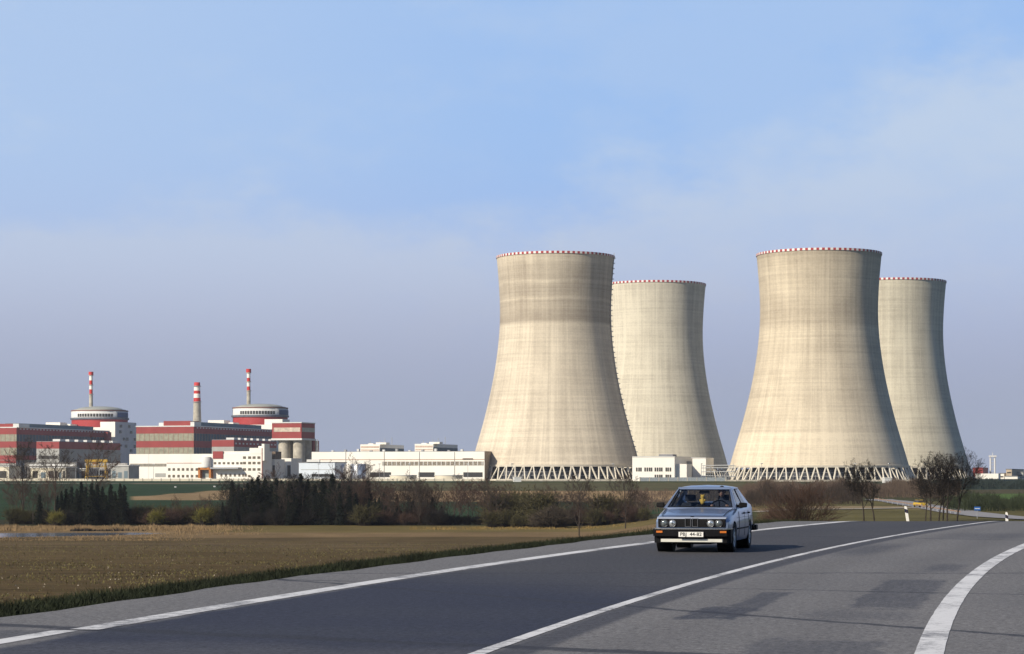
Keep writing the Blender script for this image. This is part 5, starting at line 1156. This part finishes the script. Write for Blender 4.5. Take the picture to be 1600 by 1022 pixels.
        for yy, k0 in ((1.40, 0), (2.32, 0), (3.0, 1)):
            pts = [(.803, .30), (.816, .44), (.8225, .56), (.816, .66), (.801, .825)][k0*2:]
            for (xa, za), (xb, zb_) in zip(pts[:-1], pts[1:]): b.tube((s_*xa, yy, za), (s_*xb, yy, zb_), .0045, n=4)
        b.tube((s_*.812, 1.1, .70), (s_*.812, 3.9, .70), .004, n=4); b.build('door_seam', dark_pl, root)
        MB().hexa([(s_*.50, 4.25, .62), (s_*.73, 4.23, .62), (s_*.73, 4.20, .62), (s_*.50, 4.2, .62)], [(s_*.50, 4.285, .80), (s_*.73, 4.26, .80), (s_*.73, 4.2, .80), (s_*.50, 4.2, .80)]).build('tail_light', mat('tail_red', (.35, .02, .02), .3, .1, 3), root, fix=True)
    b = MB(); b.box(-.80, .80, 4.22, 4.33, .36, .50); b.box(.78, .86, 3.98, 4.33, .37, .49); b.box(-.86, -.78, 3.98, 4.33, .37, .49); b.build('rear_bumper', dark_pl, root, bevel=.015)
    MB().tube((-.45, 4.1, .24), (-.45, 4.36, .24), .03, n=10).build('exhaust', grey_steel, root)
    # wipers, interior mirror
    b = MB(); b.tube((-.10, 1.245, .915), (-.58, 1.32, .955), .008, n=4); b.tube((.42, 1.245, .915), (-.06, 1.32, .955), .008, n=4); b.build('wiper', dark_pl, root)
    MB().hexa([(-.11, 1.90, 1.20), (.11, 1.90, 1.20), (.11, 1.94, 1.20), (-.11, 1.94, 1.20)], [(-.10, 1.90, 1.26), (.10, 1.90, 1.26), (.10, 1.94, 1.26), (-.10, 1.94, 1.26)]).build('interior_mirror', dark_pl, root, fix=True)
    MB().box(-.54, -.50, 1.865, 1.869, 1.235, 1.262).build('windscreen_sticker', whiterim, root)
    # seats
    for y, nm in ((2.1, 'front_seat'), (2.95, 'rear_seat')):
        for s_ in (-1, 1):
            b = MB(); b.hexa([(s_*.36-.24, y-.5, .40), (s_*.36+.24, y-.5, .40), (s_*.36+.24, y+.1, .40), (s_*.36-.24, y+.1, .40)], [(s_*.36-.24, y-.5, .54), (s_*.36+.24, y-.5, .54), (s_*.36+.24, y+.1, .50), (s_*.36-.24, y+.1, .50)])
            b.hexa([(s_*.36-.24, y, .45), (s_*.36+.24, y, .45), (s_*.36+.24, y+.13, .45), (s_*.36-.24, y+.13, .45)], [(s_*.36-.19, y+.17, 1.0), (s_*.36+.19, y+.17, 1.0), (s_*.36+.19, y+.27, 1.0), (s_*.36-.19, y+.27, 1.0)])
            se = b.build(nm, interior, root, fix=True, bevel=.04)
            if nm == 'front_seat': MB().hexa([(s_*.36-.12, y+.19, 1.03), (s_*.36+.12, y+.19, 1.03), (s_*.36+.12, y+.27, 1.03), (s_*.36-.12, y+.27, 1.03)], [(s_*.36-.11, y+.21, 1.17), (s_*.36+.11, y+.21, 1.17), (s_*.36+.11, y+.28, 1.17), (s_*.36-.11, y+.28, 1.17)]).build('headrest', interior, se, fix=True, bevel=.025)
    # steering wheel
    b = MB(); c = Vector((.36, 1.70, .88)); nrm = Vector((0, .9, .42)).normalized(); a1 = Vector((1, 0, 0)); a2 = nrm.cross(a1)
    for k in range(24): p0 = c+(a1*math.cos(k*math.pi/12)+a2*math.sin(k*math.pi/12))*.19; p1 = c+(a1*math.cos((k+1)*math.pi/12)+a2*math.sin((k+1)*math.pi/12))*.19; b.tube(p0, p1, .014, n=6)
    for a in (0, math.pi, math.pi*1.5): b.tube(c, c+(a1*math.cos(a)+a2*math.sin(a))*.19, .014, n=5)
    b.tube(c, c-nrm*.2, .03, n=8); b.build('steering_wheel', dark_pl, root)
    return root
car = sedan()
def skin(name, verts, edges, radii, m, root_i=0, parent=None, sub=2):
    me = bpy.data.meshes.new(name); me.from_pydata(verts, edges, []); o = bpy.data.objects.new(name, me); COL.objects.link(o)
    md = o.modifiers.new('s', 'SKIN'); md.use_smooth_shade = True
    for i, v in enumerate(me.skin_vertices[0].data): r = radii[i]; v.radius = (r, r) if not isinstance(r, tuple) else r; v.use_root = (i == root_i)
    ss = o.modifiers.new('u', 'SUBSURF'); ss.levels = sub
    bpy.context.view_layer.update(); nm = bpy.data.meshes.new_from_object(o.evaluated_get(bpy.context.evaluated_depsgraph_get())); bpy.data.objects.remove(o)
    nm.polygons.foreach_set('use_smooth', [True]*len(nm.polygons)); nm.materials.clear(); return link(name, nm, m, parent)
def driver():
    M4 = Matrix.Translation(car.location) @ Matrix.Rotation(car.rotation_euler.z, 4, 'Z'); loc = M4 @ Vector((.36, 2.0, .50))
    p = empty('person', loc, car.rotation_euler.z, 'driver in a dark jacket behind the wheel of the saloon', 'person')
    skinm = mat('skin', (.42, .24, .17), .6, .08, 6); cloth = mat('dark_jacket', (.035, .038, .05), .9, .2, 6); hair = mat('dark_hair', (.02, .015, .012), .8, .2, 20)
    # seated, facing -y (towards us); origin at the hips
    V = [(0, 0, .02), (0, .05, .25), (0, .09, .46), (0, .08, .56), (0, .06, .66),
         (-.17, .08, .49), (-.235, -.06, .30), (-.17, -.24, .40), (.17, .08, .49), (.235, -.06, .30), (.17, -.24, .40),
         (-.10, -.05, .03), (-.13, -.42, .10), (-.13, -.58, -.16), (.10, -.05, .03), (.13, -.42, .10), (.13, -.58, -.16)]
    E = [(0, 1), (1, 2), (2, 3), (3, 4), (2, 5), (5, 6), (6, 7), (2, 8), (8, 9), (9, 10), (0, 11), (11, 12), (12, 13), (0, 14), (14, 15), (15, 16)]
    Rr = [(.15, .12), (.15, .11), (.15, .10), .055, .055, .065, .05, .035, .065, .05, .035, .085, .06, .045, .085, .06, .045]
    body = skin('body', V, E, Rr, cloth, 0, p)
    bm = bmesh.new(); bmesh.ops.create_uvsphere(bm, u_segments=24, v_segments=18, radius=1)   # head with face
    for v in bm.verts:
        x, y, z = v.co; y2 = y*.098; x2 = x*.076; z2 = z*.118
        if z < -.1: x2 *= 1-.25*(-z); y2 *= (1-.12*(-z)) if y < 0 else (1-.35*(-z))
        if y < -.3:
            y2 -= .030*math.exp(-((x/.16)**2+((z+.12)/.22)**2))                     # nose
            y2 += .012*(math.exp(-(((x-.42)/.2)**2+((z-.06)/.14)**2))+math.exp(-(((x+.42)/.2)**2+((z-.06)/.14)**2)))  # eye sockets
            y2 -= .008*math.exp(-((x/.3)**2+((z+.50)/.1)**2)); y2 -= .010*math.exp(-((x/.3)**2+((z+.85)/.15)**2))
        v.co = (x2, y2, z2)
    me = bpy.data.meshes.new('head'); bm.to_mesh(me); bm.free(); me.polygons.foreach_set('use_smooth', [True]*len(me.polygons)); hd = link('head', me, skinm, p); hd.location = (0, .03, .735)
    b = MB()
    for s_ in (-1, 1):
        b.lathe([(0, -.004), (.011, 0), (.009, .006), (0, .008)], 10, c=(s_*.032, -.088, .008), axis='y')
    b.build('eye', mat('eye_dark', (.05, .04, .035), .3, .2, 3), hd); b = MB()
    b.hexa([(-.024, -.098, -.062), (.024, -.098, -.062), (.024, -.08, -.062), (-.024, -.08, -.062)], [(-.02, -.100, -.053), (.02, -.100, -.053), (.02, -.08, -.053), (-.02, -.08, -.053)]); b.build('mouth', mat('lips', (.30, .12, .10), .6, .1, 3), hd)
    b = MB()
    for s_ in (-1, 1): b.hexa([(s_*.070, -.012, -.025), (s_*.086, 0, -.020), (s_*.086, .012, -.020), (s_*.070, .012, -.025)], [(s_*.070, -.015, .035), (s_*.092, .004, .038), (s_*.092, .018, .034), (s_*.070, .012, .035)])
    b.build('ear', skinm, hd, fix=True, bevel=.004)
    bm = bmesh.new(); bmesh.ops.create_uvsphere(bm, u_segments=24, v_segments=16, radius=1); bmesh.ops.delete(bm, geom=[v for v in bm.verts if v.co.z < (.42 if v.co.y < -.35 else -.25)], context='VERTS')
    for v in bm.verts: v.co = (v.co.x*.084, v.co.y*.108+.003, v.co.z*.128)
    me = bpy.data.meshes.new('hair'); bm.to_mesh(me); bm.free(); me.polygons.foreach_set('use_smooth', [True]*len(me.polygons)); link('hair', me, hair, hd)
    for s_ in (-1, 1):      # hands close round the rim
        w = Vector((s_*.17, -.25, .40)); vs = [tuple(w), (w.x*1.0, w.y-.05, w.z+.02), (w.x, w.y-.085, w.z+.03)]; ed = [(0, 1), (1, 2)]; rd = [.026, (.036, .02), (.036, .018)]
        for k in range(4):
            dz = (.027-.018*k); ln = (.9, 1.0, .95, .75)[k]; i = len(vs); base = Vector((w.x, w.y-.085, w.z+.03+dz))
            vs += [tuple(base+Vector((s_*.012, -.020*ln, .0))), tuple(base+Vector((s_*.010-s_*.03, -.036*ln, 0))), tuple(base+Vector((-s_*.042, -.014*ln, 0)))]; ed += [(2, i), (i, i+1), (i+1, i+2)]; rd += [.009, .0085, .0075]
        i = len(vs); vs += [(w.x-s_*.03, w.y-.045, w.z+.045), (w.x-s_*.045, w.y-.075, w.z+.055)]; ed += [(1, i), (i, i+1)]; rd += [.011, .009]
        skin('hand', vs, ed, rd, skinm, 0, p, 1)
driver()
def ornament():
    M4 = Matrix.Translation(car.location) @ Matrix.Rotation(car.rotation_euler.z, 4, 'Z'); o = empty('hanging_ornament', M4 @ Vector((-.03, 1.84, .98)), car.rotation_euler.z, 'yellow plush ornament hanging inside the saloon windscreen', 'ornament')
    y_ = mat('yellow_plush', (.75, .45, .08), .9, .2, 30); b = MB(); b.lathe([(0, -.02), (.035, -.01), (.048, .03), (.045, .07), (.032, .10), (.028, .112), (.042, .135), (.042, .165), (.025, .188), (0, .192)], 20); b.build('body', y_, o, True)
    for s_ in (-1, 1): MB().lathe([(0, -.03), (.016, -.02), (.016, .02), (0, .03)], 10, c=(s_*.048, 0, .07)).build('arm', y_, o, True); MB().lathe([(0, -.02), (.014, 0), (0, .02)], 10, c=(s_*.03, 0, .185)).build('ear', y_, o, True)
    MB().tube((0, 0, .19), (0, .03, .27), .002, n=4).build('string', dark_pl, o)
ornament()
# small yellow car on the side road, seen from far away
def yellow_car():
    c = gp(1438, 793.2, -4.95); root = empty('hatchback_car', (c.x, c.y, Hs(c.x, c.y)+.13), math.radians(14), 'small yellow car on the side road behind the leaning post', 'car')
    y_ = mat('yellow_car_paint', (.50, .33, .03), .45, .05, 3); ST = [(-1.9, .72, .35, .62), (-1.8, .76, .28, .72), (-1.0, .80, .22, .88), (0, .81, .22, .92), (1.3, .80, .24, .94), (1.8, .76, .3, .90), (1.88, .70, .38, .8)]
    def loft(name, st, m):
        b = MB(); rows = []
        for y, w, z0, z1 in st: rows.append([(-w*.9, y, z0), (w*.9, y, z0), (w, y, z0+.1), (w, y, (z0+z1)/2), (w*.93, y, z1-.03), (w*.8, y, z1), (-w*.8, y, z1), (-w*.93, y, z1-.03), (-w, y, (z0+z1)/2), (-w, y, z0+.1)])
        n = 10
        for r in rows: b.v += r
        for i in range(len(rows)-1):
            for k in range(n): b.f.append((i*n+k, i*n+(k+1) % n, (i+1)*n+(k+1) % n, (i+1)*n+k))
        b.f.append(tuple(range(n))); b.f.append(tuple((len(rows)-1)*n+k for k in range(n))); b.m = [0]*len(b.f); return b.build(name, m, root, fix=True)
    loft('body', ST, y_); b = MB(); b.hexa([(-.74, -.85, .90), (.74, -.85, .90), (.74, 1.6, .93), (-.74, 1.6, .93)], [(-.60, -.30, 1.36), (.60, -.30, 1.36), (.60, 1.2, 1.38), (-.60, 1.2, 1.38)]); b.build('window', winm, root, fix=True)
    MB().hexa([(-.61, -.32, 1.36), (.61, -.32, 1.36), (.61, 1.22, 1.38), (-.61, 1.22, 1.38)], [(-.55, -.25, 1.42), (.55, -.25, 1.42), (.55, 1.1, 1.43), (-.55, 1.1, 1.43)]).build('roof', y_, root, fix=True)
    for y in (-1.2, 1.15):
        for s_ in (-1, 1): w = MB().lathe([(0, -.09), (.20, -.09), (.28, -.07), (.28, .07), (.20, .09), (0, .09)], 20, axis='x').build('wheel', rubber, root, True); w.location = (s_*.72, y, .28)
    for s_ in (-1, 1): MB().box(s_*.55-.12, s_*.55+.12, -1.92, -1.86, .55, .68).build('headlight', lens_m, root)
yellow_car()

# prototypes never placed go away; bookkeeping property goes too
for o in list(bpy.data.objects):
    if o.parent is None and o.type == 'EMPTY' and o.location.z < -70:
        for c in children(o): bpy.data.objects.remove(c)
        bpy.data.objects.remove(o); continue
    if 'used' in o: del o['used']
for o in bpy.data.objects:
    if o.get('group') in ('dome', 'solo', 'fan'): del o['group']

# ------------------------------------------------------------------ air
hm = bpy.data.materials.new('haze_air'); hm.use_nodes = True; nt = hm.node_tree; nt.nodes.clear()
out = nt.nodes.new('ShaderNodeOutputMaterial'); pv = nt.nodes.new('ShaderNodeVolumePrincipled'); pv.inputs['Color'].default_value = (.80, .87, 1, 1); pv.inputs['Density'].default_value = 4e-5
nt.links.new(pv.outputs[0], out.inputs['Volume'])
hz = MB().box(-9600, 9600, -9600, 9600, -45, 185).build('haze', hm); tag(hz, kind='stuff')
